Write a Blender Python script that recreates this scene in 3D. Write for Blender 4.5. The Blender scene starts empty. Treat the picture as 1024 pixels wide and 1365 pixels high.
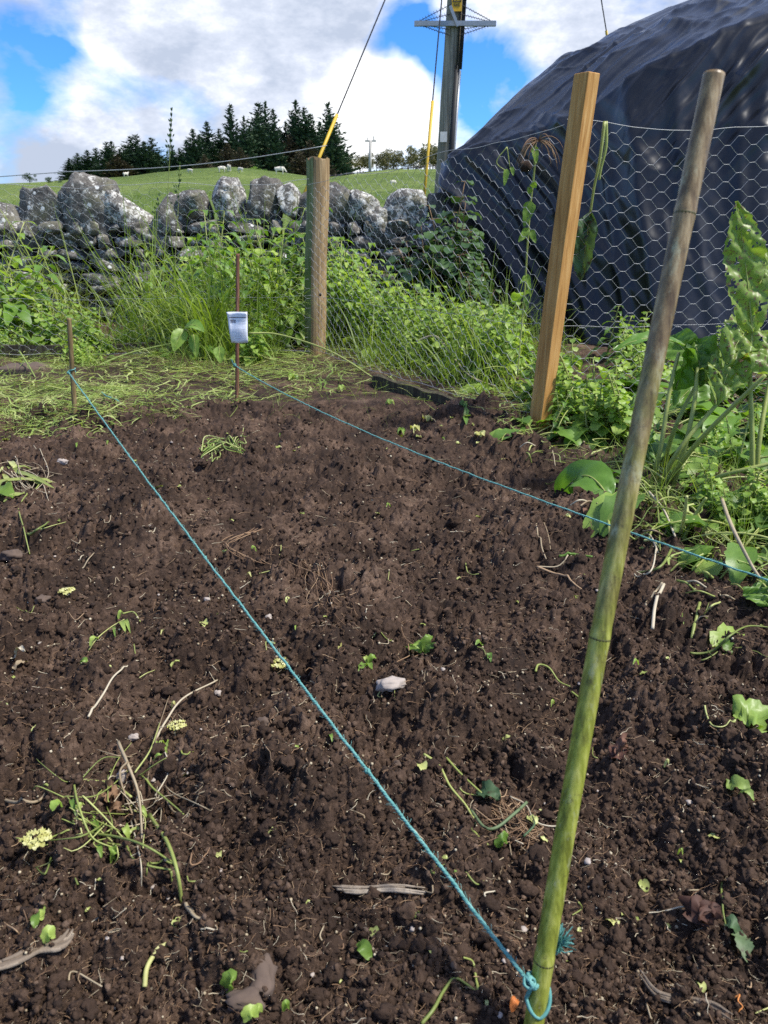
import bpy, math, random
import numpy as np
from mathutils import Vector, Matrix
R = math.radians
random.seed(7); RS = np.random.RandomState(11)
scene = bpy.context.scene
COL = scene.collection
# ------------------------------------------------------------------ camera
H = 0.75; PITCH = R(21.0); F = 993.0; CU, CV = 512.0, 682.5
fw = np.array([0, math.cos(PITCH), -math.sin(PITCH)])
up = np.array([0, math.sin(PITCH), math.cos(PITCH)])
rt = np.array([1.0, 0, 0]); CAM = np.array([0, 0, H])
def ray(u, v): return fw + rt*((u-CU)/F) + up*((CV-v)/F)
def G(u, v, z=0.0):                       # photo pixel -> point on the level z
    d = ray(u, v); return CAM + d*((z-H)/d[2])
def PY(u, v, Y):                          # photo pixel -> point at distance Y
    d = ray(u, v); return CAM + d*(Y/d[1])
def proj(p):
    q = np.asarray(p)-CAM; w = q@fw
    return CU+F*(q@rt)/w, CV-F*(q@up)/w
cam_d = bpy.data.cameras.new('camera'); cam = bpy.data.objects.new('camera', cam_d); COL.objects.link(cam)
cam.location = CAM; cam.rotation_euler = (math.pi/2-PITCH, 0, 0)
cam_d.sensor_fit = 'VERTICAL'; cam_d.sensor_height = 36; cam_d.lens = 36*F/1365
cam_d.clip_start = 0.02; cam_d.clip_end = 5000
cam_d.dof.use_dof = True; cam_d.dof.focus_distance = 1.7
cam_d.dof.aperture_fstop = cam_d.lens/1000/0.0022
scene.camera = cam
# ------------------------------------------------------------------ noise
def _h(ix, iy, iz, seed):
    n = (ix*374761393 + iy*668265263 + iz*2147483647 + seed*144269504) & 0xffffffff
    n = ((n ^ (n >> 13))*1274126177) & 0xffffffff
    n = ((n ^ (n >> 16))*2246822519) & 0xffffffff
    return n ^ (n >> 15)
def rnd01(ix, iy, seed, k=0): return _h(ix, iy, ix*0+k, seed).astype(np.float64)/4294967296.0
GR = RS.normal(size=(256, 3)); GR /= np.linalg.norm(GR, axis=1)[:, None]
def perlin(x, y, z=None, seed=0):
    x = np.asarray(x, float); y = np.asarray(y, float)
    if z is None: z = np.zeros_like(x)+0.37
    xi = np.floor(x).astype(np.int64); yi = np.floor(y).astype(np.int64); zi = np.floor(z).astype(np.int64)
    fx, fy, fz = x-xi, y-yi, z-zi
    s = lambda t: t*t*t*(t*(t*6-15)+10)
    ux, uy, uz = s(fx), s(fy), s(fz); out = 0
    for a in (0, 1):
        for b in (0, 1):
            for c in (0, 1):
                g = GR[_h(xi+a, yi+b, zi+c, seed) & 255]
                d = g[..., 0]*(fx-a)+g[..., 1]*(fy-b)+g[..., 2]*(fz-c)
                out = out + d*(ux if a else 1-ux)*(uy if b else 1-uy)*(uz if c else 1-uz)
    return out*1.5
def fbm(x, y, z=None, o=4, seed=0, g=0.5):
    r = 0; a = 1.0
    for i in range(o):
        f = 2.03**i
        r = r + a*perlin(x*f, y*f, None if z is None else z*f, seed+i*17); a *= g
    return r
def ss(a, b, x): t = np.clip((x-a)/(b-a), 0, 1); return t*t*(3-2*t)
def domes(x, y, cell, seed, dens=0.8, lo=.35, hi=.78):
    gx, gy = x/cell, y/cell; ix = np.floor(gx).astype(np.int64); iy = np.floor(gy).astype(np.int64)
    best = np.zeros_like(x)
    for a in (-1, 0, 1):
        for b in (-1, 0, 1):
            jx, jy = ix+a, iy+b
            cx = jx+rnd01(jx, jy, seed, 1); cy = jy+rnd01(jx, jy, seed, 2)
            r = lo+(hi-lo)*rnd01(jx, jy, seed, 3)**1.5
            on = rnd01(jx, jy, seed, 4) < dens
            an = rnd01(jx, jy, seed, 5)*3.14; ca, sa = np.cos(an), np.sin(an); e = 1+.6*rnd01(jx, jy, seed, 6)
            dx, dy = gx-cx, gy-cy; px = (dx*ca+dy*sa)*e; py = -dx*sa+dy*ca
            q = 1-(px*px+py*py)/(r*r)
            hgt = np.sqrt(np.clip(q, 0, 1))*r*(.5+.7*rnd01(jx, jy, seed, 7))
            best = np.maximum(best, np.where(on, hgt, 0))
    return best*cell
# ------------------------------------------------------------------ the bed
HOLES = [(760, 965, .10, .035), (40, 890, .09, .035), (930, 900, .1, .02), (560, 880, .06, .02), (480, 600, .12, .02), (610, 640, .2, .02),
         (1000, 1250, .12, .03), (220, 790, .1, .02), (400, 1270, .1, .015), (850, 1010, .09, .02), (870, 1130, .08, .025), (700, 650, .12, .03), (520, 570, .2, .03)]
HILLS = [(400, 1000, .1, .025), (640, 900, .1, .02), (250, 860, .1, .02), (350, 1060, .08, .02), (890, 960, .1, .03), (950, 1040, .1, .03), (560, 960, .05, .02),
         (150, 700, .25, .03), (620, 560, .25, .03), (780, 700, .15, .035), (720, 760, .12, .02), (370, 1250, .08, .03), (40, 790, .12, .03)]
HP = [(G(u, v)[0], G(u, v)[1], r, -d) for u, v, r, d in HOLES]+[(G(u, v)[0], G(u, v)[1], r, d) for u, v, r, d in HILLS]
def soil_h(x, y, fine=True):
    x = np.asarray(x, float); y = np.asarray(y, float)
    h = .035*fbm(x*2.2, y*2.2, o=3, seed=3)+.008
    for hx, hy, r, d in HP: h = h+d*np.exp(-((x-hx)**2+(y-hy)**2)/(r*r))
    # lumpy texture fades where grass takes over
    lump = 1-.75*ss(2.95, 3.3, y+.08*perlin(x*3, y*3, seed=5))
    h = h+.05*ss(2.9, 3.25, y)*.4
    wx = x+.012*perlin(x*28, y*28, seed=21)+.03*perlin(x*9, y*9, seed=23)
    wy = y+.012*perlin(x*28, y*28, seed=22)+.03*perlin(x*9, y*9, seed=24)
    reg = .75+.55*ss(-.3, .5, fbm(x*3.1, y*3.1, o=2, seed=31))
    t = domes(wx+.02*perlin(x*40, y*40, seed=28), wy+.02*perlin(x*40, y*40, seed=29), .085, 41, .5)*.36+domes(wx+.009*perlin(x*75, y*75, seed=34), wy+.009*perlin(x*75, y*75, seed=35), .038, 42, .65)*.38
    t = t+.026*fbm(x*9, y*9, o=3, seed=33)+.015*np.abs(fbm(x*34, y*34, o=2, seed=36))
    if fine:
        w2x = wx+.006*perlin(x*120, y*120, seed=26); w2y = wy+.006*perlin(x*120, y*120, seed=27)
        t = t+domes(w2x, w2y, .019, 43, .6)*.42
        w3x = wx+.003*perlin(x*260, y*260, seed=37); w3y = wy+.003*perlin(x*260, y*260, seed=38)
        t = t+domes(w3x, w3y, .0095, 44, .7)*.5+domes(w3x, w3y, .0052, 45, .7)*.5+.014*np.abs(perlin(x*48, y*48, seed=91))+.0085*np.abs(perlin(x*105, y*105, seed=92))+.0045*np.abs(perlin(x*220, y*220, seed=93))
        t = t+.0055*fbm(x*65, y*65, o=4, seed=51, g=.75)
    return h+t*reg*lump
def SH(x, y): return float(soil_h(np.array([x]), np.array([y]), True)[0])
def GS(u, v, dz=0.0):
    p = G(u, v, 0.03)
    for _ in range(2): p = G(u, v, SH(p[0], p[1])+dz)
    return p
# ------------------------------------------------------------------ mesh helpers
def to_obj(name, V, F, mat, parent=None, smooth=True, rnd=None, mats=None, fmat=None):
    V = np.asarray(V, dtype=np.float64)
    me = bpy.data.meshes.new(name)
    if isinstance(F, np.ndarray):
        n, k = F.shape
        me.vertices.add(len(V)); me.vertices.foreach_set('co', V.astype(np.float32).ravel())
        me.loops.add(n*k); me.loops.foreach_set('vertex_index', F.astype(np.int32).ravel())
        me.polygons.add(n); me.polygons.foreach_set('loop_start', np.arange(0, n*k, k, dtype=np.int32))
        me.polygons.foreach_set('loop_total', np.full(n, k, dtype=np.int32))
        me.update(calc_edges=True)
    else:
        me.from_pydata([tuple(v) for v in V], [], F)
    me.polygons.foreach_set('use_smooth', np.full(len(me.polygons), smooth, dtype=bool))
    if rnd is not None:
        a = me.attributes.new('rnd', 'FLOAT', 'POINT'); a.data.foreach_set('value', np.asarray(rnd, dtype=np.float32))
    me.materials.append(mat)
    me.validate()
    o = bpy.data.objects.new(name, me); COL.objects.link(o)
    if parent is not None:
        o.parent = parent
    return o
class MB:                                  # gathers pieces of ONE mesh
    def __init__(s): s.V = []; s.F = []; s.r = []; s.n = 0
    def add(s, V, F, r=0.5):
        V = np.asarray(V, float)
        s.V.append(V); s.F += [tuple(int(i)+s.n for i in f) for f in F]
        s.r.append(np.full(len(V), r) if np.isscalar(r) else np.asarray(r)); s.n += len(V)
    def build(s, name, mat, parent=None, smooth=True):
        return to_obj(name, np.concatenate(s.V), s.F, mat, parent, smooth, np.concatenate(s.r))
def tag(o, label=None, cat=None, group=None, kind=None):
    if label: o['label'] = label
    if cat: o['category'] = cat
    if group: o['group'] = group
    if kind: o['kind'] = kind
    return o
def empty(name, loc, label, cat, group=None):
    o = bpy.data.objects.new(name, None); COL.objects.link(o); o.location = loc; o.empty_display_size = .1
    return tag(o, label, cat, group)
def under(o, root):                        # parent keeping world place (root has only a location)
    o.parent = root; o.matrix_parent_inverse = Matrix.Translation(-Vector(root.location)); return o
def frame_of(d, hint=(0, 0, 1)):
    d = np.asarray(d, float); d = d/np.linalg.norm(d); h = np.asarray(hint, float)
    s = np.cross(d, h)
    if np.linalg.norm(s) < 1e-4: s = np.cross(d, (1, 0, 0))
    s /= np.linalg.norm(s); n = np.cross(s, d); return d, s, n
def tube(P, r, n=6, cap=True):
    P = np.asarray(P, float); m = len(P); r = np.full(m, r) if np.isscalar(r) else np.asarray(r, float)
    T = np.gradient(P, axis=0) if m > 2 else np.array([P[1]-P[0]]*2)
    V = []; s = None
    for i in range(m):
        d = T[i]/max(np.linalg.norm(T[i]), 1e-9)
        if s is None: _, s, nn = frame_of(d)
        else:
            s = s-d*(s@d); s /= max(np.linalg.norm(s), 1e-9)
        nn = np.cross(s, d)
        for k in range(n):
            a = 2*math.pi*k/n; V.append(P[i]+r[i]*(math.cos(a)*s+math.sin(a)*nn))
    Fc = [(i*n+k, i*n+(k+1) % n, (i+1)*n+(k+1) % n, (i+1)*n+k) for i in range(m-1) for k in range(n)]
    if cap: Fc += [tuple(range(n-1, -1, -1)), tuple((m-1)*n+k for k in range(n))]
    return np.array(V), Fc
def smooth_path(P, n=8):                   # Catmull-Rom through the points
    P = [np.asarray(p, float) for p in P]; Q = [2*P[0]-P[1]]+P+[2*P[-1]-P[-2]]; out = []
    for i in range(1, len(Q)-2):
        for k in range(n):
            t = k/n; a, b, c, d = Q[i-1:i+3]
            out.append(.5*((2*b)+(-a+c)*t+(2*a-5*b+4*c-d)*t*t+(-a+3*b-3*c+d)*t**3))
    out.append(P[-1]); return np.array(out)
def leaf(path, width, hint=(0, 0, 1), na=4, serr=0.0, teeth=12, shape='oval', fold=.25, wave=0.0, seed=0, lobes=0):
    """leaf blade along a path (>=8 points), thin but curved, with a midrib fold"""
    P = np.asarray(path, float); m = len(P); T = np.gradient(P, axis=0); V = []; L = np.linalg.norm(P[-1]-P[0])+1e-6
    rr = np.random.RandomState(seed)
    ph = rr.rand(3)*6
    for i in range(m):
        t = i/(m-1); d, s, nn = frame_of(T[i], hint)
        if shape == 'oval': w = math.sin(math.pi*min(1, t**.8*.97+.015))**.75
        elif shape == 'heart': w = (math.sin(math.pi*t**.5*.98+.02))**.6*(1-.15*t)
        elif shape == 'round': w = math.sqrt(max(0.02, 1-(2*t-1)**2))
        elif shape == 'blade': w = min(1, t*6+.5)*(1-t**2.2)+.03
        else: w = math.sin(math.pi*min(1, t*.95+.05))
        if lobes: w *= .55+.45*abs(math.cos(math.pi*lobes*t+ph[0]))
        if serr: w *= 1-serr*((t*teeth) % 1.0)
        for k in range(-na//2, na//2+1):
            a = k/(na/2); z = fold*abs(a)*w*width*.5+wave*width*math.sin(t*11+ph[1]+(2 if a > 0 else 0))*abs(a)*.5+wave*.3*width*math.sin(t*23+a*5+ph[2])
            V.append(P[i]+s*a*w*width*.5+nn*z)
    c = na+1
    return np.array(V), [(i*c+k, i*c+k+1, (i+1)*c+k+1, (i+1)*c+k) for i in range(m-1) for k in range(na)]
def box(c, sx, sy, sz, rot=None):
    V = np.array([[x, y, z] for x in (-.5, .5) for y in (-.5, .5) for z in (-.5, .5)])*[sx, sy, sz]
    if rot is not None: V = V@np.asarray(rot).T
    return V+np.asarray(c), [(0, 1, 3, 2), (4, 6, 7, 5), (0, 4, 5, 1), (2, 3, 7, 6), (0, 2, 6, 4), (1, 5, 7, 3)]
def rotz(a): c, s = math.cos(a), math.sin(a); return np.array([[c, -s, 0], [s, c, 0], [0, 0, 1.]])
def rotx(a): c, s = math.cos(a), math.sin(a); return np.array([[1., 0, 0], [0, c, -s], [0, s, c]])
def roty(a): c, s = math.cos(a), math.sin(a); return np.array([[c, 0, s], [0, 1., 0], [-s, 0, c]])
import bmesh
def ico(sub):
    bm = bmesh.new(); bmesh.ops.create_icosphere(bm, subdivisions=sub, radius=1)
    V = np.array([v.co[:] for v in bm.verts]); Fc = np.array([[v.index for v in f.verts] for f in bm.faces]); bm.free(); return V, Fc
ICO = {k: ico(k) for k in (1, 2, 3, 4)}
def rocky(sub, seed, sx, sy, sz, pw=.7, amp=.18, fr=1.6, fine=.05, cuts=0):
    V, Fc = ICO[sub]; V = V.copy()
    V = np.sign(V)*np.abs(V)**pw; V /= np.abs(V).max()
    o = seed*7.31
    N = V/np.linalg.norm(V, axis=1)[:, None]
    d = amp*fbm(V[:, 0]*fr+o, V[:, 1]*fr, V[:, 2]*fr, o=3, seed=seed % 97)+fine*fbm(V[:, 0]*7+o, V[:, 1]*7, V[:, 2]*7, o=2, seed=seed % 89)
    V = V+N*d[:, None]
    if cuts:
        rc_ = np.random.RandomState(seed*3 % 99991)
        for _ in range(cuts):
            nv = rc_.normal(size=3); nv[2] *= .7; nv /= np.linalg.norm(nv); dd = rc_.uniform(.52, .85)*np.abs(V@nv).max(); e = V@nv-dd; V = V-np.outer(np.clip(e, 0, None), nv)*.93
    return V*[sx/2, sy/2, sz/2], Fc
def batch(templates, pos, rot, scl, rnd):
    """many copies of small templates as arrays: ONE stuff mesh"""
    Vs, Fs, rs, n0 = [], [], [], 0
    idx = RS.randint(0, len(templates), len(pos))
    for k, (V, Fc) in enumerate(templates):
        sel = np.where(idx == k)[0]
        if not len(sel): continue
        V = np.asarray(V); Fc = np.asarray(Fc)
        s = scl[sel]; s = s[:, None, None] if s.ndim == 1 else s[:, None, :]
        W = np.einsum('nij,nvj->nvi', rot[sel], V[None]*s)+pos[sel][:, None, :]
        Vs.append(W.reshape(-1, 3)); off = n0+np.arange(len(sel))[:, None, None]*len(V)
        Fs.append((Fc[None]+off).reshape(-1, Fc.shape[1])); rs.append(np.repeat(rnd[sel], len(V))); n0 += len(V)*len(sel)
    return np.concatenate(Vs), np.concatenate(Fs), np.concatenate(rs)
def rots(n, tilt=.3, full=False):
    if full:
        q = RS.normal(size=(n, 4)); q /= np.linalg.norm(q, axis=1)[:, None]; w, x, y, z = q.T
        return np.stack([np.stack([1-2*(y*y+z*z), 2*(x*y-z*w), 2*(x*z+y*w)], -1), np.stack([2*(x*y+z*w), 1-2*(x*x+z*z), 2*(y*z-x*w)], -1), np.stack([2*(x*z-y*w), 2*(y*z+x*w), 1-2*(x*x+y*y)], -1)], -2)
    a = RS.rand(n)*6.283; t = RS.normal(size=n)*tilt; b = RS.rand(n)*6.283
    ca, sa = np.cos(a), np.sin(a); O = np.zeros(n); I = np.ones(n)
    Z = np.stack([np.stack([ca, -sa, O], -1), np.stack([sa, ca, O], -1), np.stack([O, O, I], -1)], -2)
    ct, st = np.cos(t), np.sin(t)
    X = np.stack([np.stack([I, O, O], -1), np.stack([O, ct, -st], -1), np.stack([O, st, ct], -1)], -2)
    cb, sb = np.cos(b), np.sin(b)
    Z2 = np.stack([np.stack([cb, -sb, O], -1), np.stack([sb, cb, O], -1), np.stack([O, O, I], -1)], -2)
    return Z2@X@Z
# ------------------------------------------------------------------ materials
def srgb(r, g, b):
    f = lambda c: (c/255/12.92 if c/255 <= .04045 else ((c/255+.055)/1.055)**2.4)
    return (f(r), f(g), f(b), 1)
class NT:
    def __init__(s, name):
        s.m = bpy.data.materials.new(name); s.m.use_nodes = True; s.t = s.m.node_tree
        s.b = s.t.nodes['Principled BSDF']; s.o = s.t.nodes['Material Output']; s.tc = s.t.nodes.new('ShaderNodeTexCoord')
    def n(s, typ, **kw):
        nd = s.t.nodes.new(typ)
        for k, v in kw.items():
            if k in nd.inputs: nd.inputs[k].default_value = v
            else: setattr(nd, k, v)
        return nd
    def l(s, a, b): s.t.links.new(a, b)
    def coord(s, scale=(1, 1, 1), src='Object'):
        mp = s.n('ShaderNodeMapping'); s.l(s.tc.outputs[src], mp.inputs[0]); mp.inputs['Scale'].default_value = scale; return mp.outputs[0]
    def noise(s, sc, det=6, rough=.6, vec=None, dist=0):
        nd = s.n('ShaderNodeTexNoise'); nd.inputs['Scale'].default_value = sc; nd.inputs['Detail'].default_value = det
        nd.inputs['Roughness'].default_value = rough; nd.inputs['Distortion'].default_value = dist
        s.l(vec if vec is not None else s.tc.outputs['Object'], nd.inputs['Vector']); return nd.outputs['Fac']
    def ramp(s, fac, stops, interp='LINEAR'):
        nd = s.n('ShaderNodeValToRGB'); cr = nd.color_ramp; cr.interpolation = interp
        while len(cr.elements) < len(stops): cr.elements.new(.5)
        for e, (p, c) in zip(cr.elements, stops):
            e.position = p; e.color = c if not np.isscalar(c) else (c, c, c, 1)
        s.l(fac, nd.inputs[0]); return nd.outputs['Color']
    def mix(s, f, a, b, mode='MIX'):
        nd = s.n('ShaderNodeMix', data_type='RGBA', blend_type=mode)
        for val, i in ((f, 0), (a, 6), (b, 7)):
            if hasattr(val, 'links'): s.l(val, nd.inputs[i])
            else: nd.inputs[i].default_value = val
        return nd.outputs[2]
    def math(s, op, a, b=0.0, c=None):
        nd = s.n('ShaderNodeMath', operation=op)
        for i, val in enumerate((a, b) if c is None else (a, b, c)):
            if hasattr(val, 'links'): s.l(val, nd.inputs[i])
            else: nd.inputs[i].default_value = val
        return nd.outputs[0]
    def attr(s, name='rnd'):
        nd = s.n('ShaderNodeAttribute'); nd.attribute_name = name; return nd.outputs['Fac']
    def bump(s, h, st=.5, dist=.01, prev=None):
        nd = s.n('ShaderNodeBump'); nd.inputs['Strength'].default_value = st; nd.inputs['Distance'].default_value = dist
        s.l(h, nd.inputs['Height'])
        if prev is not None: s.l(prev, nd.inputs['Normal'])
        return nd.outputs[0]
    def fin(s, color, rough=.7, bump=None, spec=.4):
        if hasattr(color, 'links'): s.l(color, s.b.inputs['Base Color'])
        else: s.b.inputs['Base Color'].default_value = color
        if hasattr(rough, 'links'): s.l(rough, s.b.inputs['Roughness'])
        else: s.b.inputs['Roughness'].default_value = rough
        s.b.inputs['Specular IOR Level'].default_value = spec
        if bump is not None: s.l(bump, s.b.inputs['Normal'])
        return s.m
def soil_mat():
    t = NT('soil'); n1 = t.noise(7, 5, .6); n2 = t.noise(90, 6, .75); n3 = t.noise(420, 4, .7)
    f = t.math('ADD', t.math('MULTIPLY', n1, .55), t.math('MULTIPLY', n2, .45))
    c = t.ramp(f, [(.36, (.015, .0085, .0055, 1)), (.48, (.039, .0225, .0138, 1)), (.56, (.080, .049, .032, 1)), (.65, (.16, .105, .072, 1))])
    sp = t.ramp(n3, [(.66, 0.0), (.74, 1.0)])
    c = t.mix(t.math('MULTIPLY', sp, .6), c, (.22, .155, .11, 1))
    b = t.bump(n2, .7, .006); b = t.bump(n3, .7, .0025, b)
    return t.fin(c, .85, b, .25)
def soil_attr_mat():
    t = NT('soil_clods'); n2 = t.noise(90, 6, .75); n3 = t.noise(420, 3, .7)
    f = t.math('ADD', t.math('MULTIPLY', t.attr(), .5), t.math('MULTIPLY', n2, .5))
    c = t.ramp(f, [(.25, (.024, .014, .009, 1)), (.48, (.042, .0245, .0152, 1)), (.64, (.078, .048, .031, 1)), (.82, (.17, .115, .08, 1))])
    b = t.bump(n2, .6, .004); b = t.bump(n3, .7, .002, b)
    return t.fin(c, .85, b, .25)
def leaf_mat(name, dark, mid, light, trans=.3, rough=.45, spots=None, sc=60, bump=.3):
    t = NT(name); n = t.noise(sc, 4, .6)
    f = t.math('ADD', t.math('MULTIPLY', t.attr(), .65), t.math('MULTIPLY', n, .35))
    c = t.ramp(f, [(.12, dark), (.5, mid), (.88, light)])
    if spots is not None:
        s1 = t.ramp(t.noise(spots[1], 4, .7), [(.55, 0.), (.62, 1.)]); c = t.mix(s1, c, spots[0])
    t.fin(c, rough, t.bump(n, bump, .003), .4)
    tr = t.n('ShaderNodeBsdfTranslucent'); g = t.mix(1.0, c, (1.6, 1.7, .6, 1), 'MULTIPLY'); t.l(g, tr.inputs[0])
    mx = t.n('ShaderNodeMixShader'); mx.inputs[0].default_value = trans
    t.l(t.b.outputs[0], mx.inputs[1]); t.l(tr.outputs[0], mx.inputs[2]); t.l(mx.outputs[0], t.o.inputs[0]); return t.m
def stone_mat(name='lichen_stone', base=1.0, lich=.5):
    t = NT(name); v = t.coord((1, 1, 1)); n1 = t.noise(9, 6, .65); n2 = t.noise(60, 6, .7); n3 = t.noise(24, 8, .8, dist=.4); n4 = t.noise(5, 3, .5)
    c = t.ramp(n1, [(.3, (.05*base, .046*base, .042*base, 1)), (.5, (.13*base, .12*base, .105*base, 1)), (.7, (.22*base, .20*base, .175*base, 1))])
    c = t.mix(t.ramp(n4, [(.5, 0.), (.65, .5)]), c, (.12, .12, .05, 1))
    c = t.mix(t.ramp(n2, [(.52, 0.), (.62, .7)]), c, (.035, .033, .03, 1))
    c = t.mix(t.ramp(n3, [(lich, 0.), (lich+.04, .9)]), c, (.56, .55, .50, 1))
    vo = t.n('ShaderNodeTexVoronoi'); vo.inputs['Scale'].default_value = 11; t.l(t.tc.outputs['Object'], vo.inputs['Vector'])
    sp = t.ramp(t.math('ADD', vo.outputs['Distance'], t.math('MULTIPLY', n2, .25)), [(.27, 1.), (.31, 0.)]); c = t.mix(t.math('MULTIPLY', sp, .85), c, (.7, .7, .66, 1))
    b = t.bump(n1, .5, .03); b = t.bump(n2, .7, .008, b); return t.fin(c, .9, b, .2)
def wood_mat(name, c1, c2, c3, rough=.75, along=(14, 14, 1.2), tint=None, knots=True, fine=40):
    t = NT(name); v = t.coord(along); n = t.noise(3, 6, .6, v, .8); n2 = t.noise(fine, 3, .6, t.coord((1.5, 1.5, .12))) if True else n
    n3 = t.noise(9, 4, .6, t.coord((along[0], along[1], along[2]*.5)), .3)
    f = t.math('ADD', t.math('MULTIPLY', n, .45), t.math('ADD', t.math('MULTIPLY', n3, .3), t.math('MULTIPLY', n2, .25)))
    c = t.ramp(f, [(.36, c1), (.5, c2), (.64, c3)])
    if tint is not None:
        s = t.ramp(t.noise(tint[1], 4, .6), [(.45, 0.), (.65, 1.)]); c = t.mix(t.math('MULTIPLY', s, tint[2]), c, tint[0])
    b = t.bump(f, .35, .002); return t.fin(c, rough, b, .25)
def plain(name, col, rough=.6, metal=0, var=.25, sc=30, spec=.4):
    t = NT(name); n = t.noise(sc, 4, .6)
    c = t.mix(n, tuple(x*(1-var) for x in col[:3])+(1,), tuple(min(1, x*(1+var)) for x in col[:3])+(1,))
    t.fin(c, rough, t.bump(n, .25, .004), spec); t.b.inputs['Metallic'].default_value = metal; return t.m
M = {}
M['soil'] = soil_mat(); M['clod'] = soil_attr_mat()
M['grass'] = leaf_mat('grass_blades', (.08, .13, .018, 1), (.20, .28, .045, 1), (.40, .44, .12, 1), .35, .5)
M['field_grass'] = leaf_mat('field_grass_blades', (.08, .14, .02, 1), (.14, .22, .04, 1), (.28, .34, .09, 1), .35, .5)
M['cut'] = leaf_mat('cut_grass', (.12, .19, .035, 1), (.26, .35, .08, 1), (.50, .52, .22, 1), .25, .55)
M['weed'] = leaf_mat('weed_leaf', (.05, .11, .018, 1), (.13, .24, .038, 1), (.28, .39, .08, 1), .3, .42)
M['nettle'] = leaf_mat('bright_weed_leaf', (.09, .17, .025, 1), (.22, .34, .055, 1), (.40, .49, .12, 1), .35, .45)
M['ivy'] = leaf_mat('dark_bramble_leaf', (.025, .06, .02, 1), (.055, .11, .035, 1), (.12, .19, .07, 1), .2, .4)
M['dock'] = leaf_mat('dock_leaf', (.10, .15, .03, 1), (.21, .30, .06, 1), (.38, .44, .15, 1), .35, .42, ((.16, .10, .06, 1), 75), 30, .5)
M['dock_clean'] = leaf_mat('smooth_dock_leaf', (.07, .15, .02, 1), (.11, .23, .03, 1), (.18, .32, .05, 1), .35, .35, None, 14, .5)
M['wilt'] = leaf_mat('wilted_leaf', (.035, .075, .03, 1), (.08, .14, .06, 1), (.16, .21, .10, 1), .2, .6, ((.05, .04, .02, 1), 30), 25, .8)
M['yellow'] = leaf_mat('yellowed_leaf', (.35, .34, .09, 1), (.52, .51, .20, 1), (.68, .66, .38, 1), .3, .6)
M['stem'] = leaf_mat('green_stem', (.15, .19, .045, 1), (.30, .34, .09, 1), (.50, .51, .20, 1), .15, .45)
M['pale'] = leaf_mat('dry_pale_stem', (.22, .16, .095, 1), (.38, .31, .20, 1), (.57, .51, .38, 1), .1, .7)
M['bark_strip'] = leaf_mat('split_bark', (.07, .05, .035, 1), (.20, .155, .11, 1), (.42, .36, .28, 1), .02, .85, None, 90, .8)
M['root'] = leaf_mat('brown_root', (.10, .055, .03, 1), (.22, .13, .07, 1), (.38, .26, .15, 1), .05, .8)
M['red'] = leaf_mat('reddish_dead_leaf', (.05, .022, .013, 1), (.10, .042, .028, 1), (.18, .09, .055, 1), .1, .7)
M['orange'] = leaf_mat('orange_petal', (.45, .12, .02, 1), (.6, .2, .05, 1), (.7, .3, .08, 1), .2, .6)
M['pebble'] = plain('pale_pebble', (.34, .29, .25), .85, 0, .35, 60)
M['darkstone'] = plain('soil_stained_stone', (.10, .07, .052), .9, 0, .4, 40)
M['stone'] = stone_mat('lichen_stone', 1.0, .55); M['stone_w'] = stone_mat('white_lichen_stone', 1.1, .50); M['core'] = plain('wall_core', (.03, .028, .025), 1)
M['wire'] = plain('galvanised_wire', (.30, .31, .32), .55, .0, .15, 20)
M['tan'] = wood_mat('fresh_sawn_wood', (.30, .135, .035, 1), (.48, .25, .075, 1), (.62, .38, .15, 1), along=(22, 22, 1.1))
M['greywood'] = wood_mat('weathered_post_wood', (.13, .085, .04, 1), (.33, .22, .11, 1), (.52, .38, .21, 1), along=(20, 20, .8))
M['algae'] = wood_mat('algae_post_wood', (.07, .085, .03, 1), (.17, .19, .08, 1), (.34, .34, .19, 1), along=(26, 26, 1.0), tint=((.09, .14, .02, 1), 6, .7))
M['polewood'] = wood_mat('utility_pole_wood', (.12, .10, .07, 1), (.26, .23, .165, 1), (.45, .40, .31, 1), along=(8, 8, .5), tint=((.15, .17, .06, 1), 1.5, .4))
M['darkwood'] = wood_mat('dark_edging_wood', (.02, .015, .01, 1), (.05, .04, .025, 1), (.13, .13, .06, 1))
M['brown_cane'] = wood_mat('brown_cane', (.07, .03, .018, 1), (.17, .075, .045, 1), (.30, .16, .10, 1), along=(40, 40, 3))
M['dull_cane'] = wood_mat('dull_cane', (.07, .045, .02, 1), (.17, .12, .05, 1), (.30, .22, .11, 1), along=(40, 40, 3))
def bamboo_mat():
    t = NT('bamboo'); z = t.n('ShaderNodeSeparateXYZ'); t.l(t.tc.outputs['Object'], z.inputs[0])
    st = t.noise(1, 6, .65, t.coord((120, 120, 5))); bl = t.noise(22, 5, .6); bl2 = t.noise(45, 5, .7, t.coord((1, 1, .35)))
    hh = t.math('ADD', t.math('MULTIPLY', z.outputs['Z'], .95), t.math('MULTIPLY', t.math('SUBTRACT', bl, .5), .5))
    lowc = t.ramp(st, [(.35, (.12, .13, .018, 1)), (.5, (.26, .28, .04, 1)), (.65, (.42, .42, .10, 1))])
    hic = t.ramp(st, [(.35, (.085, .05, .02, 1)), (.5, (.21, .14, .065, 1)), (.65, (.36, .27, .15, 1))])
    c = t.mix(t.ramp(hh, [(.36, 0.), (.66, 1.)]), lowc, hic)
    c = t.mix(t.ramp(bl2, [(.56, 0.), (.70, .75)]), c, (.45, .45, .30, 1))
    c = t.mix(t.ramp(t.noise(70, 4, .7), [(.60, 0.), (.68, .55)]), c, (.06, .045, .02, 1))
    return t.fin(c, .42, t.bump(st, .35, .0015), .45)
M['bamboo'] = bamboo_mat(); M['node_dark'] = plain('bamboo_joint', (.06, .055, .015), .6, 0, .4, 80)
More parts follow.
